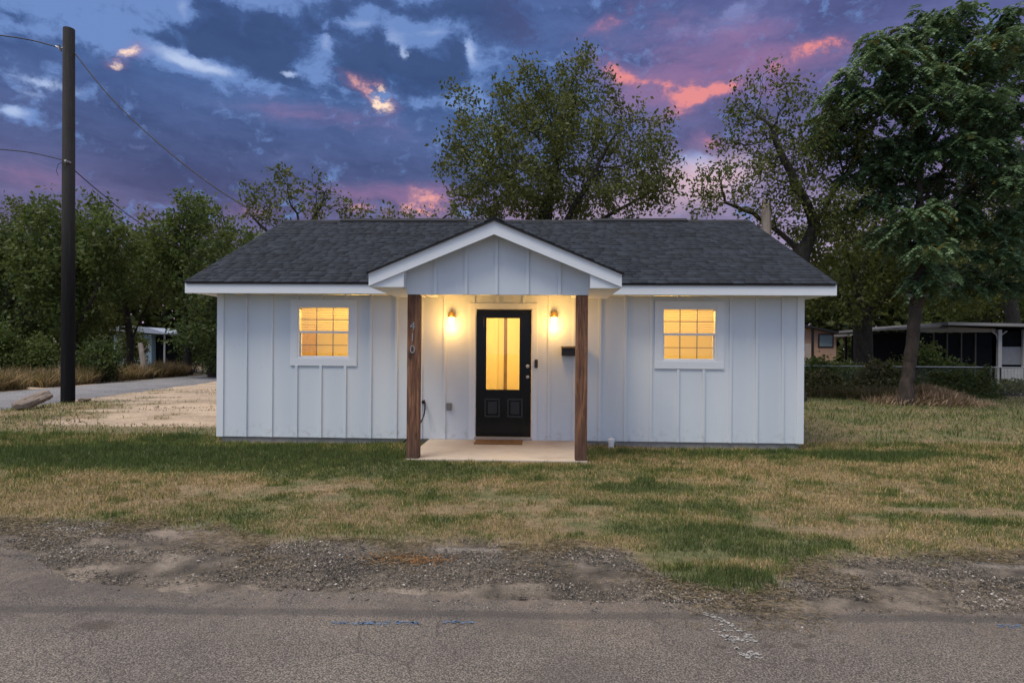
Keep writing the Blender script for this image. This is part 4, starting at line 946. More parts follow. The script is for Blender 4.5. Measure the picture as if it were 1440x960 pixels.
ltree('tall bushy green tree directly behind the utility pole', 95, 20, [(110, 360, 62, 60), (75, 330, 42, 36), (145, 320, 38, 32), (90, 420, 55, 60), (145, 390, 42, 48), (60, 380, 40, 50)], 1100, 22, MIDG, 11)
ltree('mid-green tree between the utility pole and the far shed', 180, 27, [(185, 370, 40, 50), (165, 410, 42, 34), (210, 405, 36, 34), (135, 440, 30, 36)], 700, 23, OLIVE)
ltree('round-topped green tree above the pale blue shed', 262, 24, [(250, 340, 58, 50), (290, 370, 48, 50), (225, 380, 45, 40), (320, 340, 30, 30), (275, 310, 40, 22), (275, 415, 48, 36)], 1000, 24, MIDG, 11)
ltree('dark dense tree filling the gap beside the left wall of the house', 300, 21, [(295, 440, 42, 46), (320, 400, 40, 60), (282, 475, 34, 30), (310, 490, 40, 35)], 800, 25, DARKG, 12)
ltree('taller pale tree standing farther back at the left edge', 5, 34, [(20, 330, 40, 35), (50, 350, 40, 40), (-20, 350, 40, 40)], 420, 26, OLIVE, 6)
# D: leaning sparse tree by the right roof end
tree('leaning_tree', 'leaning tree with sparse yellow-green leaves behind the right end of the roof', 'trees around the house',
     [(None, [(1117, 520, 0), (1120, 420, 0), (1128, 355, 0), (1146, 318, 0), (1165, 285, 0), (1185, 250, 0)]),
      ((0, 3), [(1136, 290, -.3), (1117, 255, -.4), (1098, 215, -.3), (1085, 180, -.2)]),
      ((0, 2), [(1100, 330, .3), (1060, 300, .3), (1020, 285, .2)])],
     9.5, [(1075, 165, 60, 50), (1040, 200, 40, 45), (1130, 190, 40, 50), (1110, 240, 60, 50), (1050, 250, 60, 40), (1000, 270, 45, 35, 0, .8), (1090, 290, 60, 30), (1060, 120, 30, 22, 0, .7), (1180, 200, 35, 60), (1120, 290, 60, 40), (1020, 250, 45, 35), (1160, 330, 40, 50)],
     2300, 2.4, 31, LF(YELG[:2] + OLIVE[1:], 7.5, .15, .13, .038), M['bark1'], base_r=.26, kill=.42, step=.25, wob=.22)
# E: dark forked tree behind the fence
tree('forked_tree', 'dark forked tree with yellow-green leaves behind the chain-link fence', 'trees around the house',
     [(None, [(1213, 530, 0), (1214, 480, 0), (1212, 445, 0), (1205, 400, 0), (1190, 350, 0)]),
      ((0, 2), [(1235, 425, -.3), (1262, 405, -.4), (1285, 385, -.5), (1310, 350, -.6)]),
      ((0, 2), [(1185, 420, .4), (1162, 390, .5), (1150, 350, .6)]), ((0, 3), [(1225, 350, .5), (1235, 300, .6)])],
     15.5, [(1180, 370, 55, 60), (1240, 340, 60, 55), (1160, 420, 40, 40), (1300, 350, 55, 60), (1230, 410, 50, 30), (1210, 290, 60, 40), (1290, 400, 50, 35), (1150, 330, 30, 40), (1340, 400, 60, 40)],
     2200, 3.0, 32, dict(cols=YELG, per=10, spread=.22, L=.19, W=.056, thr=.03), M['bark1'], base_r=.36, kill=.48, step=.28)
# G: trees behind the neighbour's house
tree('broadleaf_tree', 'bright green bushy tree behind the neighbouring porch', 'trees around the house',
     [(None, [(1375, 530, 0), (1375, 470, 0), (1370, 420, 0), (1365, 380, 0)]), ((0, 1), [(1410, 420, 0), (1430, 390, 0)])],
     25.0, [(1370, 410, 60, 40), (1330, 430, 40, 25), (1420, 420, 50, 35), (1400, 370, 60, 40), (1450, 380, 45, 60)], 1000, 3.0, 33, LFB([(.04, .06, .014), (.07, .10, .022), (.11, .13, .03)], 9), M['bark1'], base_r=.25)
tree('broadleaf_tree', 'tall olive tree at the right edge behind the feathery tree', 'trees around the house',
     [(None, [(1430, 530, 0), (1425, 450, 0), (1415, 380, 0), (1405, 320, 0)]), ((0, 2), [(1450, 330, 0), (1460, 280, 0)])],
     20.0, [(1400, 310, 55, 60), (1440, 260, 50, 60), (1350, 340, 50, 45), (1460, 330, 50, 70), (1420, 370, 60, 40)], 1000, 2.6, 34, LFB(OLIVE, 8), M['bark1'], base_r=.28)
# F: big feathery tree
FE = [(1250, 62, 52, 28), (1215, 85, 28, 24), (1340, 22, 42, 24), (1412, 30, 28, 26), (1405, 62, 40, 22), (1380, 92, 60, 26), (1300, 62, 46, 26), (1292, 30, 36, 20, 0, .8), (1340, 70, 40, 24), (1185, 130, 36, 28),
      (1225, 150, 44, 26), (1270, 145, 44, 22), (1330, 145, 46, 24), (1380, 150, 46, 24), (1430, 165, 40, 30), (1165, 165, 30, 22), (1180, 205, 42, 26), (1240, 205, 50, 26), (1300, 200, 40, 24), (1350, 210, 44, 24), (1410, 215, 44, 30),
      (1205, 250, 40, 20), (1265, 250, 44, 22), (1330, 255, 44, 26), (1390, 268, 50, 28), (1440, 250, 40, 34), (1220, 290, 36, 18), (1350, 310, 46, 26), (1410, 320, 44, 28), (1290, 300, 30, 20), (1400, 360, 36, 20), (1310, 350, 30, 20), (1345, 120, 30, 16), (1450, 110, 30, 26), (1460, 310, 36, 40)]
rs_ = random.Random(4); FE += [(1280, 110, 60, 40), (1380, 190, 60, 50), (1250, 230, 60, 40), (1420, 390, 40, 40), (1370, 400, 50, 30), (1260, 330, 40, 30), (1440, 60, 24, 30), (1150, 195, 24, 16), (1300, 395, 40, 20)]
FE = [(e[0], e[1], e[2] * .92, e[3] * .82, rs_.uniform(-1.7, 1.7), e[5] if len(e) > 5 else 1) for e in FE]
tree('feathery_tree', 'tall feathery blue-green tree with drooping compound leaves and leaning trunk at right', 'trees around the house',
     [(None, [(1270, 560, 0), (1277, 520, 0), (1285, 465, 0), (1291, 415, 0), (1293, 350, .1), (1293, 290, .1), (1293, 230, .1), (1296, 170, 0), (1303, 110, 0)]),
      ((0, 4), [(1320, 310, -.4), (1350, 270, -.6), (1390, 245, -.8)]), ((0, 5), [(1265, 240, .4), (1235, 200, .5), (1200, 170, .6)]), ((0, 5), [(1325, 240, .5), (1360, 195, .6), (1395, 165, .8)]),
      ((0, 6), [(1275, 185, -.5), (1252, 140, -.6), (1240, 100, -.5)]), ((0, 6), [(1320, 175, -.5), (1345, 130, -.6), (1370, 80, -.6)])],
     8.6, FE, 3900, .85, 41, dict(cols=BLUEG), M['bark2'], tip=.006, base_r=.175, kill=.34, step=.2, trop=(0, 0, .10), frond=(4.2, .46))
fc = at(1288, 412, 8.35); fl = empty('floodlight', tuple(fc), 'small floodlight fixture strapped to the leaning trunk of the feathery tree', 'floodlight')
b = MB(); b.box(fc[0] - .22, fc[0] + .16, fc[1] - .08, fc[1] + .10, fc[2] - .03, fc[2] + .05); b.build('bracket', M['blackmetal'], fl)
for sx in (-1, 1):
    b = MB(); cc_ = fc + (sx * .2 + .02, -.06, -.06); b.tube([cc_ + (0, .09, .05), cc_, cc_ + (0.03 * sx, -.05, -.05)], [.03, .05, .06], 12); b.build('lamp_head', M['greyplastic'], fl)
# pale snag behind roof end
sp0 = at(1078, 500, 9.0); sn = empty('dead_snag', (sp0[0], 9.0, GZ), 'pale broken dead trunk standing behind the right end of the roof', 'dead tree')
b = MB(); zz = at(1077, 288, 9.0)[2]; b.tube([(sp0[0], 9, GZ - .2), (sp0[0] + .03, 9, 2), (sp0[0] - .02, 9, 4), (sp0[0] - .04, 9, zz - .3), (sp0[0] - .07, 9, zz)], [.19, .17, .16, .14, .10], 9); b.tube([(sp0[0] - .09, 9, zz - .05), (sp0[0] - .12, 9, zz + .22)], [.06, .015], 5); b.tube([(sp0[0] + .02, 9, zz - .05), (sp0[0] + .03, 9, zz + .10)], [.05, .01], 5); b.build('trunk', M['deadwood'], sn)

# distant wood all round
def wood():
    n = 130000; a = rng.uniform(-1.2, 1.2, n); r = rng.uniform(78, 96, n); X = CX + r * np.sin(a); Y = CY + r * np.cos(a)
    top = 10.0 + 6 * fbm(a * 14, a * 0 + 3, 3) + 1.5 * (fbm(a * 60, a * 0 + 7, 2) - .5); Z = GZ + top * rng.random(n) ** .8
    D = rng.normal(0, 1, (n, 3)); V = leaf_quads(np.stack([X, Y, Z], 1), D, rng.normal(0, 1, (n, 3)), rng.uniform(.6, 1.2, n), rng.uniform(.2, .36, n))
    m = rng.random((n, 1)); c = C3(*DARKG[0]) * (1 - m) + C3(*OLIVE[1]) * m
    tag(np_mesh('distant_wood', V, np.arange(4 * n).reshape(-1, 4), 4, M['leaf'], tint=np.repeat(c, 4, 0)), 'far belt of dark trees along the horizon', 'wood', kind='stuff')
wood()

# ------------------------------------------------------------------ shrubs, vines, brush
def shrub(name, label, cat, c, rad, n, cols, seed, L=.1, W=.03, group=None, twigs=10, bark=None, shell=.35, kind=None):
    rs = np.random.default_rng(seed); c = np.array(c, float); rad = np.array(rad, float)
    t = empty(name, (c[0], c[1], GZ), label, cat, group)
    k = 26; cc = rs.normal(0, 1, (k, 3)); cc /= np.linalg.norm(cc, axis=1)[:, None]; cc *= (shell + (1 - shell) * rs.random((k, 1))) * .75; cc[:, 2] = np.abs(cc[:, 2]) * 1.15 - .05 if True else cc[:, 2]
    w = rs.integers(0, k, n); P = c + (cc[w] + rs.normal(0, .2, (n, 3))) * rad; P[:, 2] = np.maximum(P[:, 2], GZ + .02)
    D = rs.normal(0, 1, (n, 3)); V = leaf_quads(P, D, rs.normal(0, 1, (n, 3)), L * (.6 + .8 * rs.random(n)), W * (.7 + .6 * rs.random(n)))
    cl = np.array(cols); tt = rs.random(k)[w] * .5 + rs.random(n) * .5; q = tt * (len(cl) - 1) * .999; q0 = q.astype(int); f = (q - q0)[:, None]; col = cl[q0] * (1 - f) + cl[q0 + 1] * f
    np_mesh('foliage', V, np.arange(4 * n).reshape(-1, 4), 4, M['leaf'], t, tint=np.repeat(col * (.7 + .6 * rs.random((n, 1))), 4, 0))
    b = MB()
    for i in range(twigs):
        e = c + cc[i % k] * rad * 1.05; s = np.array([c[0] + rs.normal(0, .15 * rad[0]), c[1] + rs.normal(0, .1), GZ - .03]); mid = (s + e) / 2 + rs.normal(0, .08, 3)
        b.tube([s, mid, e], [.02, .014, .005], 5)
    b.build('stem', bark or M['bark1'], t); return t
def shr(px, py, Y, rx, ry, label, cols, seed, n=2600, name='shrub', cat='shrub', L=.13, W=.04, dy=None, group='shrubs by the fence and the side road'):
    c = at(px, py, Y); s = (Y - CY) / F; c[2] = GZ + ry * s * .55
    shrub(name, label, cat, c, (rx * s, dy or rx * s * .8, ry * s), n, cols, seed, L, W, group)
shr(138, 502, 16, 40, 46, 'dark green shrub just right of the utility pole', DARKG, 51, 5000)
shr(48, 505, 17, 45, 42, 'bright green shrub behind the dry weeds left of the pole', MIDG, 52, 4200)
shr(-5, 500, 16.5, 40, 60, 'leafy shrub at the far left edge', MIDG, 53, 4200)
shr(184, 488, 31, 27, 40, 'small olive bush half hiding the pale blue shed', OLIVE, 63, 2600, L=.2, W=.06)
shr(108, 475, 22, 42, 55, 'pale grey-green thicket under the trees behind the pole', OLIVE, 54, 4200, L=.16)
shr(275, 500, 27, 30, 45, 'dark bush between the shed and the house wall', DARKG, 55, 4200, L=.16)
shr(298, 500, 24, 30, 60, 'tall dark bush right against the left house corner', DARKG, 56, 4200, L=.16)
shr(1150, 515, 12.9, 34, 34, 'rounded leafy shrub behind the fence below the peach house', MIDG, 57, 3800)
shr(1190, 520, 14.0, 40, 30, 'low green shrub behind the fence under the forked tree', MIDG, 58, 3000)
shr(1303, 505, 13.6, 30, 45, 'upright leafy shrub in front of the dark porch', MIDG, 59, 2600)
shr(1345, 525, 13.4, 38, 28, 'arching dark green bush at the fence in front of the porch', DARKG, 60, 3600)
shr(1265, 520, 14.5, 26, 32, 'yellow-green bush behind the leaning trunk', YELG, 61, 2600)
shr(1420, 545, 13.3, 30, 14, 'low weeds at the fence foot at the right edge', OLIVE, 62, 1600)
# vines over the fence
def vines(name, x0, x1, y0, y1, n, cols, label, seed, zmax=1.0, ytop=None):
    rs = np.random.default_rng(seed); t = rs.random(n); X = x0 + (x1 - x0) * t; w = fbm(X * 1.3, X * 0 + seed, 3)
    u = rs.random(n); H = zmax * (.25 + 1.4 * w); Z = GZ + H * u; Yc = y0 + (y1 - y0) * t; Yv = Yc + rs.normal(0, .28, n) * (1.3 - u) - .5 * (1 - u) * (1 - u)
    V = leaf_quads(np.stack([X, Yv, Z], 1), rs.normal(0, 1, (n, 3)), rs.normal(0, 1, (n, 3)), .10 * (.6 + .8 * rs.random(n)), .028 * (.7 + .6 * rs.random(n)))
    cl = np.array(cols); q = rs.random(n) * (len(cl) - 1) * .999; q0 = q.astype(int); f = (q - q0)[:, None]; c = cl[q0] * (1 - f) + cl[q0 + 1] * f
    return tag(np_mesh(name, V, np.arange(4 * n).reshape(-1, 4), 4, M['leaf'], tint=np.repeat(c, 4, 0)), label, 'vines', kind='stuff')
MIXV = [(.04, .05, .018), (.10, .11, .035), (.19, .16, .08), (.30, .23, .14)]
vines('fence_vines', 9.0, 13.2, 12.3, 11.2, 16000, MIXV, 'tangled brown-green vines smothering the fence between house corner and leaning trunk', 71, 1.05)
vines('fence_vines', 13.2, 16.8, 12.4, 12.4, 12000, DARKG + [(.09, .085, .04)], 'dark green vines on the fence in front of the neighbouring porch', 72, .85)
# brush heaps and dry weeds: thin curved stems
def stems(name, label, cat, P, h, cols, seed, w=.012, lean=.6, kind='stuff', origin=None):
    rs = np.random.default_rng(seed); n = len(P); az = rs.random(n) * 6.28; le = lean * rs.random(n); hh = h * (.4 + .8 * rs.random(n)) * (.35 + 1.3 * fbm(P[:, 0] * 1.1, P[:, 1] * 1.1 + seed, 3))
    d = np.stack([np.cos(az) * le, np.sin(az) * le, np.ones(n)], 1); d /= np.linalg.norm(d, axis=1)[:, None]
    s = np.stack([-np.sin(az + .7), np.cos(az + .7), np.zeros(n)], 1) * w / 2; mid = P + d * (hh * .55)[:, None]; tip = P + d * hh[:, None]; tip[:, :2] += d[:, :2] * hh[:, None] * .4; tip[:, 2] -= hh * .1 * le
    V = np.stack([P - s, P + s, mid + s * .8, mid - s * .8, tip], 1).reshape(-1, 3); b0 = np.arange(n) * 5
    F3 = np.concatenate([np.stack([b0, b0 + 1, b0 + 2], 1), np.stack([b0, b0 + 2, b0 + 3], 1), np.stack([b0 + 3, b0 + 2, b0 + 4], 1)])
    cl = np.array(cols); q = rs.random(n) * (len(cl) - 1) * .999; q0 = q.astype(int); f = (q - q0)[:, None]; c = cl[q0] * (1 - f) + cl[q0 + 1] * f
    return tag(np_mesh(name, V, F3, 3, M['blade'], tint=np.repeat(c * (.6 + .8 * rs.random((n, 1))), 5, 0), origin=origin), label, cat, kind=kind)
DRY = [(.07, .075, .025), (.16, .12, .05), (.34, .22, .11), (.50, .36, .22)]
n = 30000; t = rng.random(n); Yv = 8 + 15 * t; Xv = side_far(Yv) - .5 - np.abs(rng.normal(0, .9, n)) ; k = fbm(Xv * .8, Yv * .8, 3) > .45
P = np.stack([Xv, Yv, terrain(Xv, Yv)], 1)[k]; stems('dry_weeds', 'tall dry brown weeds along the far side of the side road', 'weeds', P * 1, .72, DRY, 81, .026, 1.0)
n = 9000; c0 = gr(1310, 570); r = np.abs(rng.normal(0, .5, n)); a = rng.random(n) * 6.28
xx = c0[0] + .2 + r * np.cos(a) * 1.6; yy = c0[1] + .5 + r * np.sin(a) * 1.2; zz = GZ + .42 * np.exp(-(r / .75) ** 2) * rng.random(n)
stems('brush_pile', 'heap of cut dry brown brush at the foot of the leaning trunk', 'brush pile', np.stack([xx, yy, zz], 1), .26, [(.12, .075, .045), (.30, .20, .13), (.46, .34, .23)], 82, .02, 2.2, kind=None, origin=(c0[0], c0[1] + .5, GZ))
n = 9000; xx = rng.uniform(9, 13.5, n); yy = np.interp(xx, [9, 10.6, 12, 13.5], [12.0, 11.0, 9.4, 9.2]) + rng.normal(0, .25, n)
stems('dry_weeds', 'dry tangled weeds along the foot of the vine-covered fence', 'weeds', np.stack([xx, yy, np.full(n, GZ)], 1), .45, [(.03, .03, .015), (.08, .065, .035), (.17, .125, .08)], 83, .014, 1.3)
# dry tufts / litter twigs on the sandy drive
n = 7000; xx = rng.uniform(-12, -5.2, n); yy = rng.uniform(1.5, 14, n); k = (fbm(xx * .6, yy * 1.2, 3) > .50); xx, yy = xx[k], yy[k]
stems('drive_weeds', 'sparse dry tufts scattered over the sandy drive', 'weeds', np.stack([xx, yy, terrain(xx, yy)], 1), .05, [(.08, .06, .035), (.16, .12, .07), (.26, .2, .12)], 84, .02, 2.0)

# leaning stump post across the side road
p0 = gr(206, 532); p1 = at(197, 482, p0[1])
st = empty('leaning_post', tuple(p0), 'pale weathered post leaning at the far edge of the side road', 'post')
b = MB(); b.tube([p0 - (0, 0, .2), p0 + (p1 - p0) * .4, p0 + (p1 - p0) * .75 + (.02, 0, 0), p1], [.19, .15, .14, .10], 9); b.build('shaft', M['deadwood'], st)
b = MB(); b.tube([p0 + (p1 - p0) * .7 + (.05, 0, 0), p0 + (p1 - p0) * .78 + (.28, 0, .1)], .06, 7); b.build('stub', M['bark2'], st); b = MB(); b.tube([p0 + (.25, -.1, -.1), p0 + (.3, 0, .25)], [.16, .05], 7); b.build('stub', M['bark2'], st)

# ------------------------------------------------------------------ neighbours
def quadbox(b, x0, x1, y0, y1, z0, z1): b.box(min(x0, x1), max(x0, x1), y0, y1, z0, z1)
# far pale blue shed
YS = 42; a = at(160, 500, YS)[0]; e = at(232, 500, YS)[0]; zt = at(200, 466, YS)[2]
sh = empty('shed', ((a + e) / 2, YS, GZ), 'small pale blue shed with metal roof seen far across the side road', 'shed')
xm = at(213, 500, YS)[0]; b = MB(); b.box(a, xm, YS, YS + 3, GZ, zt - .25); b.build('wall', M['blueboard'], sh)
b = MB(); b.prism_y([(a - .3, zt + .1), (e + .3, zt - .25), (e + .3, zt - .12), (xm, zt + .35), (a - .3, zt + .55)], YS - .5, YS + 3.4); b.build('roof', simple('pale_metal_roof', (.30, .34, .42), .6), sh)
b = MB(); b.box(xm + .001, e - .2, YS + .6, YS + 3, GZ, zt - .4); b.build('bay_shade', M['screen_bayshade'], sh)  # solid near-black box, painting in the shade inside the open bay
b = MB(); b.tube([(e - .05, YS, GZ), (e - .05, YS, zt - .2)], .07, 6); b.build('post', M['whiteold'], sh)
b = MB(); w0, w1 = at(203, 500, YS)[0], at(210, 500, YS)[0]; b.box(w0, w1, YS - .03, YS - .001, 1.2, 1.9); b.build('window', M['whiteold'], sh)
# peach house
YP = 30; a = at(1085, 480, YP)[0]; e = at(1176, 480, YP)[0]; z0 = at(1128, 458, YP)[2]; z1 = at(1176, 466, YP)[2]
ph = empty('peach_house', ((a + e) / 2, YP, GZ), 'peach coloured house with low dark roof seen beyond the fence', 'house')
b = MB(); b.prism_y([(a, GZ), (e, GZ), (e, z1 - .12), (at(1120, 458, YP)[0], z0), (a, z0 - .1)], YP, YP + 7); b.build('wall', M['peach'], ph)
b = MB(); xa = at(1120, 458, YP)[0]; xe = at(1196, 472, YP)[0]; ze = at(1196, 474, YP)[2]
b.prism_y([(a - .4, z0 - .15), (xa, z0 + .001), (xe, ze), (xe, ze + .12), (xa, z0 + .14), (a - .4, z0 - .02)], YP - .5, YP + 7.4); b.build('roof', M['blackmetal'], ph)
x0, x1 = at(1152, 480, YP)[0], at(1170, 480, YP)[0]; zt, zb = at(1160, 471, YP)[2], at(1160, 487, YP)[2]
b = MB(); b.box(x0 - .08, x1 + .08, YP - .04, YP - .001, zb - .08, zt + .08); w = b.build('window', M['brownplastic'], ph); b = MB(); b.box(x0, x1, YP - .06, YP - .041, zb, zt); b.build('pane', simple('dull_reflective_pane', (.18, .24, .26), .2), w)
x0, x1 = at(1141, 480, YP)[0], at(1144, 480, YP)[0]; b = MB(); b.box(x0, x1, YP - .06, YP - .001, GZ, z0 - .25); b.build('pipe', M['brownplastic'], ph)
b = MB()
for k in range(6): xk = at(1129 + 2 * k, 495, YP - 1)[0]; b.box(xk, xk + .04, YP - 1, YP - .97, GZ, at(1129, 483, YP - 1)[2])
b.build('railing', M['whiteold'], ph)
# neighbour with dark screened porch
YN = 17.5; Xp = lambda px, y=YN: float(at(px, 500, y)[0]); Zp = lambda py, px=1350, y=YN: float(at(px, py, y)[2])
nh = empty('neighbour_house', (Xp(1380), YN, GZ), 'low neighbouring house with dark screened porch and flat metal roof at right', 'house')
b = MB(); b.box(Xp(1280), Xp(1398), YN + .12, YN + 5, GZ, Zp(468)); b.box(Xp(1409), Xp(1560), YN + .12, YN + 5, GZ, Zp(466, 1420)); b.build('porch_screen', M['screen_bayshade'], nh)
b = MB(); b.prism_y([(Xp(1279), Zp(467)), (Xp(1400), Zp(467)), (Xp(1400), Zp(462)), (Xp(1322), Zp(459)), (Xp(1279), Zp(463))], YN, YN + .11); b.build('gable_board', M['beige'], nh)
b = MB(); za, zb2, zc = Zp(453.5, 1322), Zp(457, 1440), Zp(462, 1279)
b.prism_y([(Xp(1322), Zp(457.5, 1322)), (Xp(1560), Zp(461)), (Xp(1560), zb2 - .02), (Xp(1322), za)], YN - .5, YN + 5.5); b.prism_y([(Xp(1262), zc - .05), (Xp(1322) - .002, Zp(459, 1322)), (Xp(1322) - .002, Zp(455.5, 1322)), (Xp(1262), zc + .06)], YN - .1, YN + 5.2); b.build('roof', M['metalroof'], nh)
for px in (1282, 1314, 1333, 1353, 1373): b = MB(); b.box(Xp(px) - .028, Xp(px) + .028, YN + .04, YN + .119, GZ, Zp(468)); b.build('post', M['darkpost'], nh)
b = MB(); b.box(Xp(1401.5), Xp(1406.5), YN - .10, YN + .03, GZ, Zp(463)); b.build('post', M['whiteold'], nh)
b = MB(); b.box(Xp(1437), Xp(1441), YN - .10, YN + .03, GZ, Zp(463)); b.build('post', M['whiteold'], nh)
for s, px in ((1, 1406), (-1, 1402)):
    b = MB(); b.tube([(Xp(px), YN - .03, Zp(478)), (Xp(px + s * 2), YN - .03, Zp(470)), (Xp(px + s * 9), YN - .03, Zp(465))], .03, 6); b.build('bracket', M['whiteold'], nh)
b = MB(); b.box(Xp(1407.5), Xp(1500), YN + .04, YN + .119, Zp(512), Zp(487)); b.build('curtain_panel', M['greypanel'], nh)
b = MB(); b.box(Xp(1400), Xp(1500), YN - .10, YN + .03, GZ, Zp(516))
for k in range(22): b.box(Xp(1401) + .14 * k, Xp(1401) + .14 * k + .05, YN - .125, YN - .101, GZ, Zp(516) - .01)
b.build('skirting', M['whiteold'], nh)
b = MB(); b.box(Xp(1321), Xp(1332), YN - .03, YN - .001, Zp(461.5), Zp(459.6)); b.build('vent', M['blackmetal'], nh)
# carport
YC = 22; b = MB(); cp = empty('carport', (Xp(1250, YC), YC, GZ), 'open metal carport roof between the forked tree and the leaning trunk', 'carport')
b.prism_y([(Xp(1226, YC), Zp(471, 1230, YC)), (Xp(1292, YC), Zp(469, 1280, YC)), (Xp(1292, YC), Zp(465.5, 1280, YC)), (Xp(1226, YC), Zp(468, 1230, YC))], YC, YC + 4); b.build('roof', M['metalroof'], cp)
for px in (1243, 1288):
    for dy in (.1, 3.8): b = MB(); b.box(Xp(px, YC) - .06, Xp(px, YC) + .06, YC + dy, YC + dy + .12, GZ, Zp(470.5, px, YC)); b.build('post', M['blackmetal'], cp)
# concrete path behind the fence
b = MB(); b.box(14.5, 30, 13.6, 14.9, GZ - .1, GZ + .035); tag(b.build('path', M['concrete']), kind='structure')

# ------------------------------------------------------------------ chain-link fence
fe = empty('chain_link_fence', (5.0, 12.5, GZ), 'grey chain-link fence along the back of the right lawn', 'fence')
FH = 1.06; x0, x1 = 5.0, 26.0
b = MB(); b.tube([(x0, 12.5, GZ + FH), (x1, 12.5, GZ + FH)], .022, 8); b.build('top_rail', M['galv'], fe)
x = x0
while x <= x1 + .01:
    b = MB(); b.tube([(x, 12.53, GZ - .1), (x, 12.53, GZ + FH + .05)], .028, 8); b.build('post', M['galv'], fe); x += 3.0
V = []; Fc = []; s = 0.085; w = 0.0022
def strand(p, q):
    b0 = len(V)
    for pt_ in (p, q):
        V.extend([(pt_[0] - w, 12.5, pt_[1]), (pt_[0] + w, 12.5, pt_[1]), (pt_[0], 12.503, pt_[1])])
    Fc.extend([(b0, b0 + 1, b0 + 4, b0 + 3), (b0 + 1, b0 + 2, b0 + 5, b0 + 4), (b0 + 2, b0, b0 + 3, b0 + 5)])
k = x0 - FH
while k < x1:
    for sg in (1, -1):
        p = (k, GZ + .02) if sg > 0 else (k + FH, GZ + .02); q = (k + FH, GZ + FH) if sg > 0 else (k, GZ + FH); strand(p, q)
    k += s
np_mesh('mesh_wire', np.array(V), np.array(Fc), 4, M['galv'], fe)

# ------------------------------------------------------------------ sky
SUN_EL, SUN_AZ = math.radians(64), math.radians(222)
world = bpy.data.worlds.new('World'); scene.world = world; world.use_nodes = True; wt = world.node_tree; wt.nodes.clear(); g = NT(wt)
gen = g.n('ShaderNodeTexCoord').outputs['Generated']; sp = g.n('ShaderNodeSeparateXYZ', {0: gen}); x, y, z = sp.outputs
az = g.m('ARCTAN2', x, y); el = g.m('ARCSINE', z)
def azel(px, py):
    d = ray(px, py); d = d / np.linalg.norm(d); return math.atan2(d[0], d[1]), math.asin(d[2])
vec = g.n('ShaderNodeCombineXYZ', {0: az, 1: g.m('MULTIPLY', el, 1.45), 2: 0.37}).outputs[0]
wn = g.n('ShaderNodeTexNoise', {'Vector': vec, 'Scale': 8.0, 'Detail': 8.0, 'Roughness': 0.62})
wv = g.n('ShaderNodeVectorMath', {0: wn.outputs['Color'], 1: (-.5, -.5, -.5)}, operation='ADD').outputs[0]
wv = g.n('ShaderNodeVectorMath', {0: wv, 'Scale': 0.07}, operation='SCALE').outputs[0]
vw = g.n('ShaderNodeVectorMath', {0: vec, 1: wv}, operation='ADD').outputs[0]
ws = g.n('ShaderNodeSeparateXYZ', {0: vw}); azw = ws.outputs[0]; elw = g.m('DIVIDE', ws.outputs[1], 1.45)
fbA = g.noise(vw, 17.0, 10, 0.66); fbB = g.noise(vw, 3.2, 7, 0.55); fbC = g.noise(g.n('ShaderNodeVectorMath', {0: vw, 1: (1.0, 2.6, 1)}, operation='MULTIPLY').outputs[0], 4.0, 8, 0.6)
def blobs(lst):
    tot = None
    for px, py, rx_, ry_, rot, amp in lst:
        a, e = azel(px, py); a1_, _ = azel(px + 5, py); _, e1_ = azel(px, py - 5); sa = (a1_ - a) / 5 * rx_; se = (e1_ - e) / 5 * ry_
        dx = g.m('SUBTRACT', azw, a); dy = g.m('SUBTRACT', elw, e); r = math.radians(rot); cr, sr = math.cos(r), math.sin(r)
        u = g.m('MULTIPLY', g.m('ADD', g.m('MULTIPLY', dx, cr), g.m('MULTIPLY', dy, sr)), 1 / sa); v_ = g.m('MULTIPLY', g.m('ADD', g.m('MULTIPLY', dx, -sr), g.m('MULTIPLY', dy, cr)), 1 / se)
        q = g.m('POWER', 2.71828, g.m('MULTIPLY', g.m('ADD', g.m('MULTIPLY', u, u), g.m('MULTIPLY', v_, v_)), -1.0)); q = g.m('MULTIPLY', q, amp)
        tot = q if tot is None else g.m('ADD', tot, q)
    return tot
D2 = 180 / math.pi
base = g.ramp(g.m('DIVIDE', el, math.radians(40)), [(0.0, lin(176, 150, 172)), (0.13, lin(142, 112, 146)), (0.24, lin(98, 90, 128)), (0.38, lin(70, 80, 122)), (0.58, lin(64, 92, 142)), (0.8, lin(74, 100, 152)), (1.0, lin(84, 106, 156))])
right = g.sstep(az, -0.12, 0.35)
base = g.mix(g.m('MULTIPLY', right, .8), base, g.ramp(g.m('DIVIDE', el, math.radians(40)), [(0.0, lin(184, 176, 192)), (0.2, lin(160, 145, 172)), (0.38, lin(118, 106, 146)), (0.6, lin(88, 88, 134)), (1.0, lin(78, 80, 128))]))
base = g.mix(1.0, base, g.ramp(fbC, [(0.32, (0.66, 0.68, 0.74)), (0.68, (1.42, 1.36, 1.28))]), 'MULTIPLY')
base = g.mix(1.0, base, g.ramp(fbA, [(0.3, (0.88, 0.88, 0.9)), (0.7, (1.14, 1.13, 1.12))]), 'MULTIPLY')
nA = g.m('ADD', g.m('SUBTRACT', fbA, .5), g.m('MULTIPLY', g.m('SUBTRACT', g.noise(vw, 42.0, 8, .62), .5), .55))
_, eb0 = azel(300, 128); _, eb1 = azel(300, 84)
bank = g.sstep(g.m('ADD', elw, g.m('MULTIPLY', g.m('SUBTRACT', fbB, .5), .05)), eb1, eb0)
rb0, _ = azel(655, 100); rb1, _ = azel(735, 100)
rightbank = g.sstep(azw, rb0, rb1)
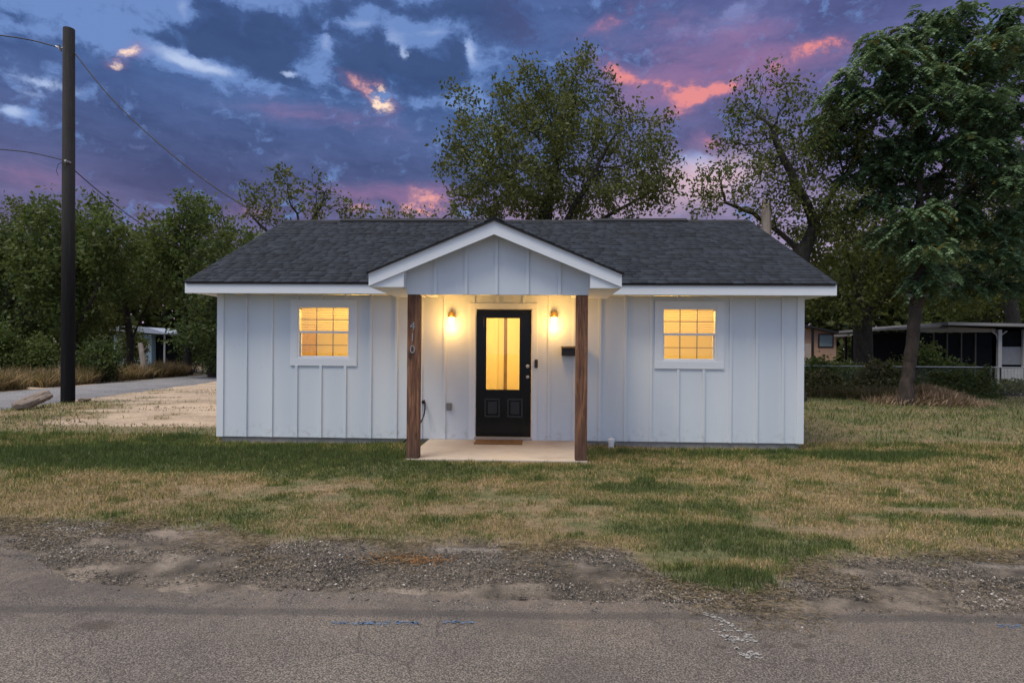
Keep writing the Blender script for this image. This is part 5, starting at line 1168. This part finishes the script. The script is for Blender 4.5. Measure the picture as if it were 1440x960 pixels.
clumps = blobs([(228, 55, 24, 20, 0, .8), (212, 88, 16, 12, 0, .6), (290, 50, 26, 30, 0, 1.0), (268, 66, 16, 14, 0, .7), (345, 70, 50, 34, 0, 1.2), (318, 40, 20, 18, 0, .7), (360, 38, 16, 14, 0, .7), (310, 12, 36, 14, 0, .9), (385, 60, 45, 40, 0, 1.2), (432, 25, 28, 26, 0, 1.0), (476, 16, 20, 14, 0, .9),
                (500, 90, 42, 34, 0, 1.2), (528, 58, 20, 24, 0, 1.0), (548, 88, 18, 18, 0, .9), (590, 92, 22, 20, 0, .9), (612, 100, 38, 30, 0, 1.2), (642, 78, 20, 28, 0, .9), (520, 4, 60, 12, 0, .8), (470, 45, 20, 12, 0, .5), (585, 22, 30, 10, 10, .6), (640, 8, 60, 20, 0, .9), (565, 66, 12, 8, 0, .5), (255, 40, 16, 10, 0, .5), (400, 110, 60, 12, 0, .6), (700, 30, 60, 50, 0, 1.1), (30, 22, 60, 10, 0, .42), (40, 62, 60, 10, 0, .45), (150, 75, 50, 6, -10, .4), (560, 130, 80, 30, 0, .6)])
gaps = blobs([(460, 58, 10, 18, 0, .6), (350, 2, 30, 12, 0, .4), (500, 34, 26, 9, 0, .4), (262, 20, 16, 20, 0, .6), (250, 84, 45, 13, -6, 1.2), (300, 96, 24, 6, 5, .7), (404, 97, 16, 7, 0, .9), (575, 78, 11, 16, 0, .75), (556, 52, 20, 22, 0, .45), (604, 48, 34, 9, 8, .45), (668, 72, 11, 20, 0, .7), (60, 112, 55, 12, 0, .7), (10, 152, 20, 10, 0, .9), (30, 128, 30, 10, 0, .5), (985, 230, 44, 20, 0, .5)])
occ = g.m('MAXIMUM', g.m('MAXIMUM', bank, rightbank), clumps)
cm = g.sstep(g.m('ADD', g.m('SUBTRACT', g.m('ADD', g.m('MULTIPLY', occ, .85), g.m('MULTIPLY', clumps, .25)), gaps), g.m('MULTIPLY', nA, 2.6)), .10, .80)
dk = g.m('MULTIPLY', g.sstep(g.m('ADD', clumps, g.m('ADD', g.m('MULTIPLY', nA, 2.8), g.m('MULTIPLY', g.m('SUBTRACT', fbC, .5), 1.6))), .25, 1.2), .66)
cloud = g.mix(dk, base, g.mix(g.sstep(azw, rb0, rb1), lin(46, 62, 100), lin(60, 60, 98)))
clearc = g.mix(g.sstep(g.m('ADD', g.m('MULTIPLY', gaps, .8), g.m('MULTIPLY', g.m('SUBTRACT', fbC, .5), 1.6)), .1, .9), lin(102, 130, 184), lin(172, 188, 220))
sky = g.mix(cm, clearc, cloud)
thin = g.m('MULTIPLY', g.sstep(g.m('ADD', blobs([(1040, 20, 50, 30, 20, .7), (960, 45, 60, 20, 0, .5), (700, 175, 50, 25, 0, .4), (360, 215, 160, 20, 0, .3), (180, 200, 60, 10, 0, .4)]), g.m('MULTIPLY', nA, 1.6)), .35, 1.1), .55)
sky = g.mix(thin, sky, lin(140, 150, 200))
pink = blobs([(855, 80, 20, 22, 30, 1.3), (885, 105, 32, 12, -12, 1.3), (925, 115, 36, 12, -5, .8), (960, 125, 50, 16, 0, 1.1), (1010, 122, 60, 14, 12, 1.2), (985, 140, 40, 12, 15, .9), (1100, 90, 60, 14, 15, .7), (1165, 66, 40, 16, 5, 1.2), (1190, 75, 40, 14, 0, .7), (600, 268, 30, 10, 0, 1.0), (570, 297, 90, 10, 0, 1.3), (610, 282, 30, 7, 0, .9), (525, 130, 22, 18, -30, 1.2), (535, 150, 24, 20, 0, 1.2), (490, 112, 28, 12, -25, 1.0), (182, 78, 22, 13, 25, 1.3), (165, 95, 16, 9, 0, 1.1),
              (870, 20, 80, 16, 20, .75), (940, 30, 60, 18, 0, .6), (990, 200, 60, 14, 0, .8), (960, 165, 60, 12, 0, .6), (1130, 210, 60, 30, 0, .4), (470, 165, 70, 14, 0, .55), (30, 255, 80, 12, 0, .5), (400, 300, 120, 14, 0, .7), (740, 290, 200, 14, 0, .6)])
pm = g.sstep(g.m('MULTIPLY', pink, g.m('ADD', g.m('MULTIPLY', fbA, 5.0), -1.7)), .05, 1.9)
sky = g.mix(g.m('MULTIPLY', pm, .95), sky, g.mix(g.sstep(pm, .2, .95), lin(150, 108, 142), g.mix(g.sstep(az, -.35, 0.0), lin(240, 176, 164), lin(222, 134, 132))))
wash = g.sstep(g.m('ADD', blobs([(930, 110, 170, 80, 0, .8), (1120, 100, 120, 60, 0, .6), (540, 280, 220, 36, 0, .7), (470, 170, 120, 30, 0, .5), (60, 250, 120, 30, 0, .5)]), g.m('MULTIPLY', g.m('SUBTRACT', fbC, .5), 2.4)), .25, 1.3)
sky = g.mix(g.m('MULTIPLY', g.m('MULTIPLY', wash, g.m('SUBTRACT', 1.0, pm)), .6), sky, lin(158, 106, 140))
hot = g.sstep(g.m('MULTIPLY', blobs([(532, 150, 20, 18, 0, 1.3), (527, 130, 14, 12, 0, 1.1), (180, 78, 18, 10, 20, 1.1), (168, 97, 12, 7, 0, 1.0)]), g.m('ADD', g.m('MULTIPLY', fbA, 5.0), -1.6)), .3, 1.1)
sky = g.mix(hot, sky, lin(255, 222, 196))
# low glow near the horizon behind the central tree, and the bright pale dusk sky behind the viewer
glow = g.sstep(g.m('ADD', blobs([(1000, 250, 90, 42, 0, 1.0), (830, 300, 160, 40, 0, .6), (580, 305, 160, 14, 0, .35)]), g.m('MULTIPLY', g.m('SUBTRACT', fbB, .5), .8)), .2, 1.3)
sky = g.mix(g.m('MULTIPLY', glow, .8), sky, lin(222, 188, 196))
BACK = 0.62
bk = g.sstep(y, 0.25, -0.55); over = g.sstep(z, 0.60, 0.85)
backcol = g.mix(fbB, (0.42 * BACK, 0.56 * BACK, 0.90 * BACK, 1), (0.72 * BACK, 0.86 * BACK, 1.20 * BACK, 1))
sky = g.mix(bk, sky, backcol); sky = g.mix(over, sky, (1.0, 0.98, 1.0, 1))
below = g.sstep(z, 0.0, -0.08); sky = g.mix(below, sky, (0.12, 0.10, 0.08, 1))
nis = g.n('ShaderNodeTexSky', sky_type='NISHITA', sun_disc=False, sun_elevation=SUN_EL, sun_rotation=SUN_AZ, altitude=100.0)
bg1 = g.n('ShaderNodeBackground', {0: nis.outputs[0], 1: 0.005}); bg2 = g.n('ShaderNodeBackground', {0: sky, 1: 1.0})
add = g.n('ShaderNodeAddShader'); wt.links.new(bg1.outputs[0], add.inputs[0]); wt.links.new(bg2.outputs[0], add.inputs[1])
wo = g.n('ShaderNodeOutputWorld'); wt.links.new(add.outputs[0], wo.inputs[0])
world.cycles.sampling_method = 'MANUAL'; world.cycles.sample_map_resolution = 512

sd = bpy.data.lights.new('sun', 'SUN'); sd.energy = 2.2; sd.angle = math.radians(28); sd.color = (1.0, 0.92, 0.80)
so = bpy.data.objects.new('sun', sd); COL.objects.link(so)
sdir = Vector((math.sin(SUN_AZ) * math.cos(SUN_EL), math.cos(SUN_AZ) * math.cos(SUN_EL), math.sin(SUN_EL)))
so.rotation_euler = sdir.to_track_quat('Z', 'Y').to_euler()

# ------------------------------------------------------------------ render settings
scene.view_settings.view_transform = 'Standard'; scene.view_settings.look = 'None'; scene.view_settings.exposure = 0.17; scene.view_settings.gamma = 1.0
scene.render.engine = 'CYCLES'; scene.cycles.use_denoising = True
try: scene.cycles.denoiser = 'OPENIMAGEDENOISE'
except Exception: pass
scene.cycles.max_bounces = 6; scene.cycles.diffuse_bounces = 3; scene.cycles.glossy_bounces = 2; scene.cycles.transmission_bounces = 4; scene.cycles.transparent_max_bounces = 8
scene.cycles.sample_clamp_indirect = 3.0; scene.cycles.use_adaptive_sampling = True; scene.cycles.adaptive_threshold = 0.015
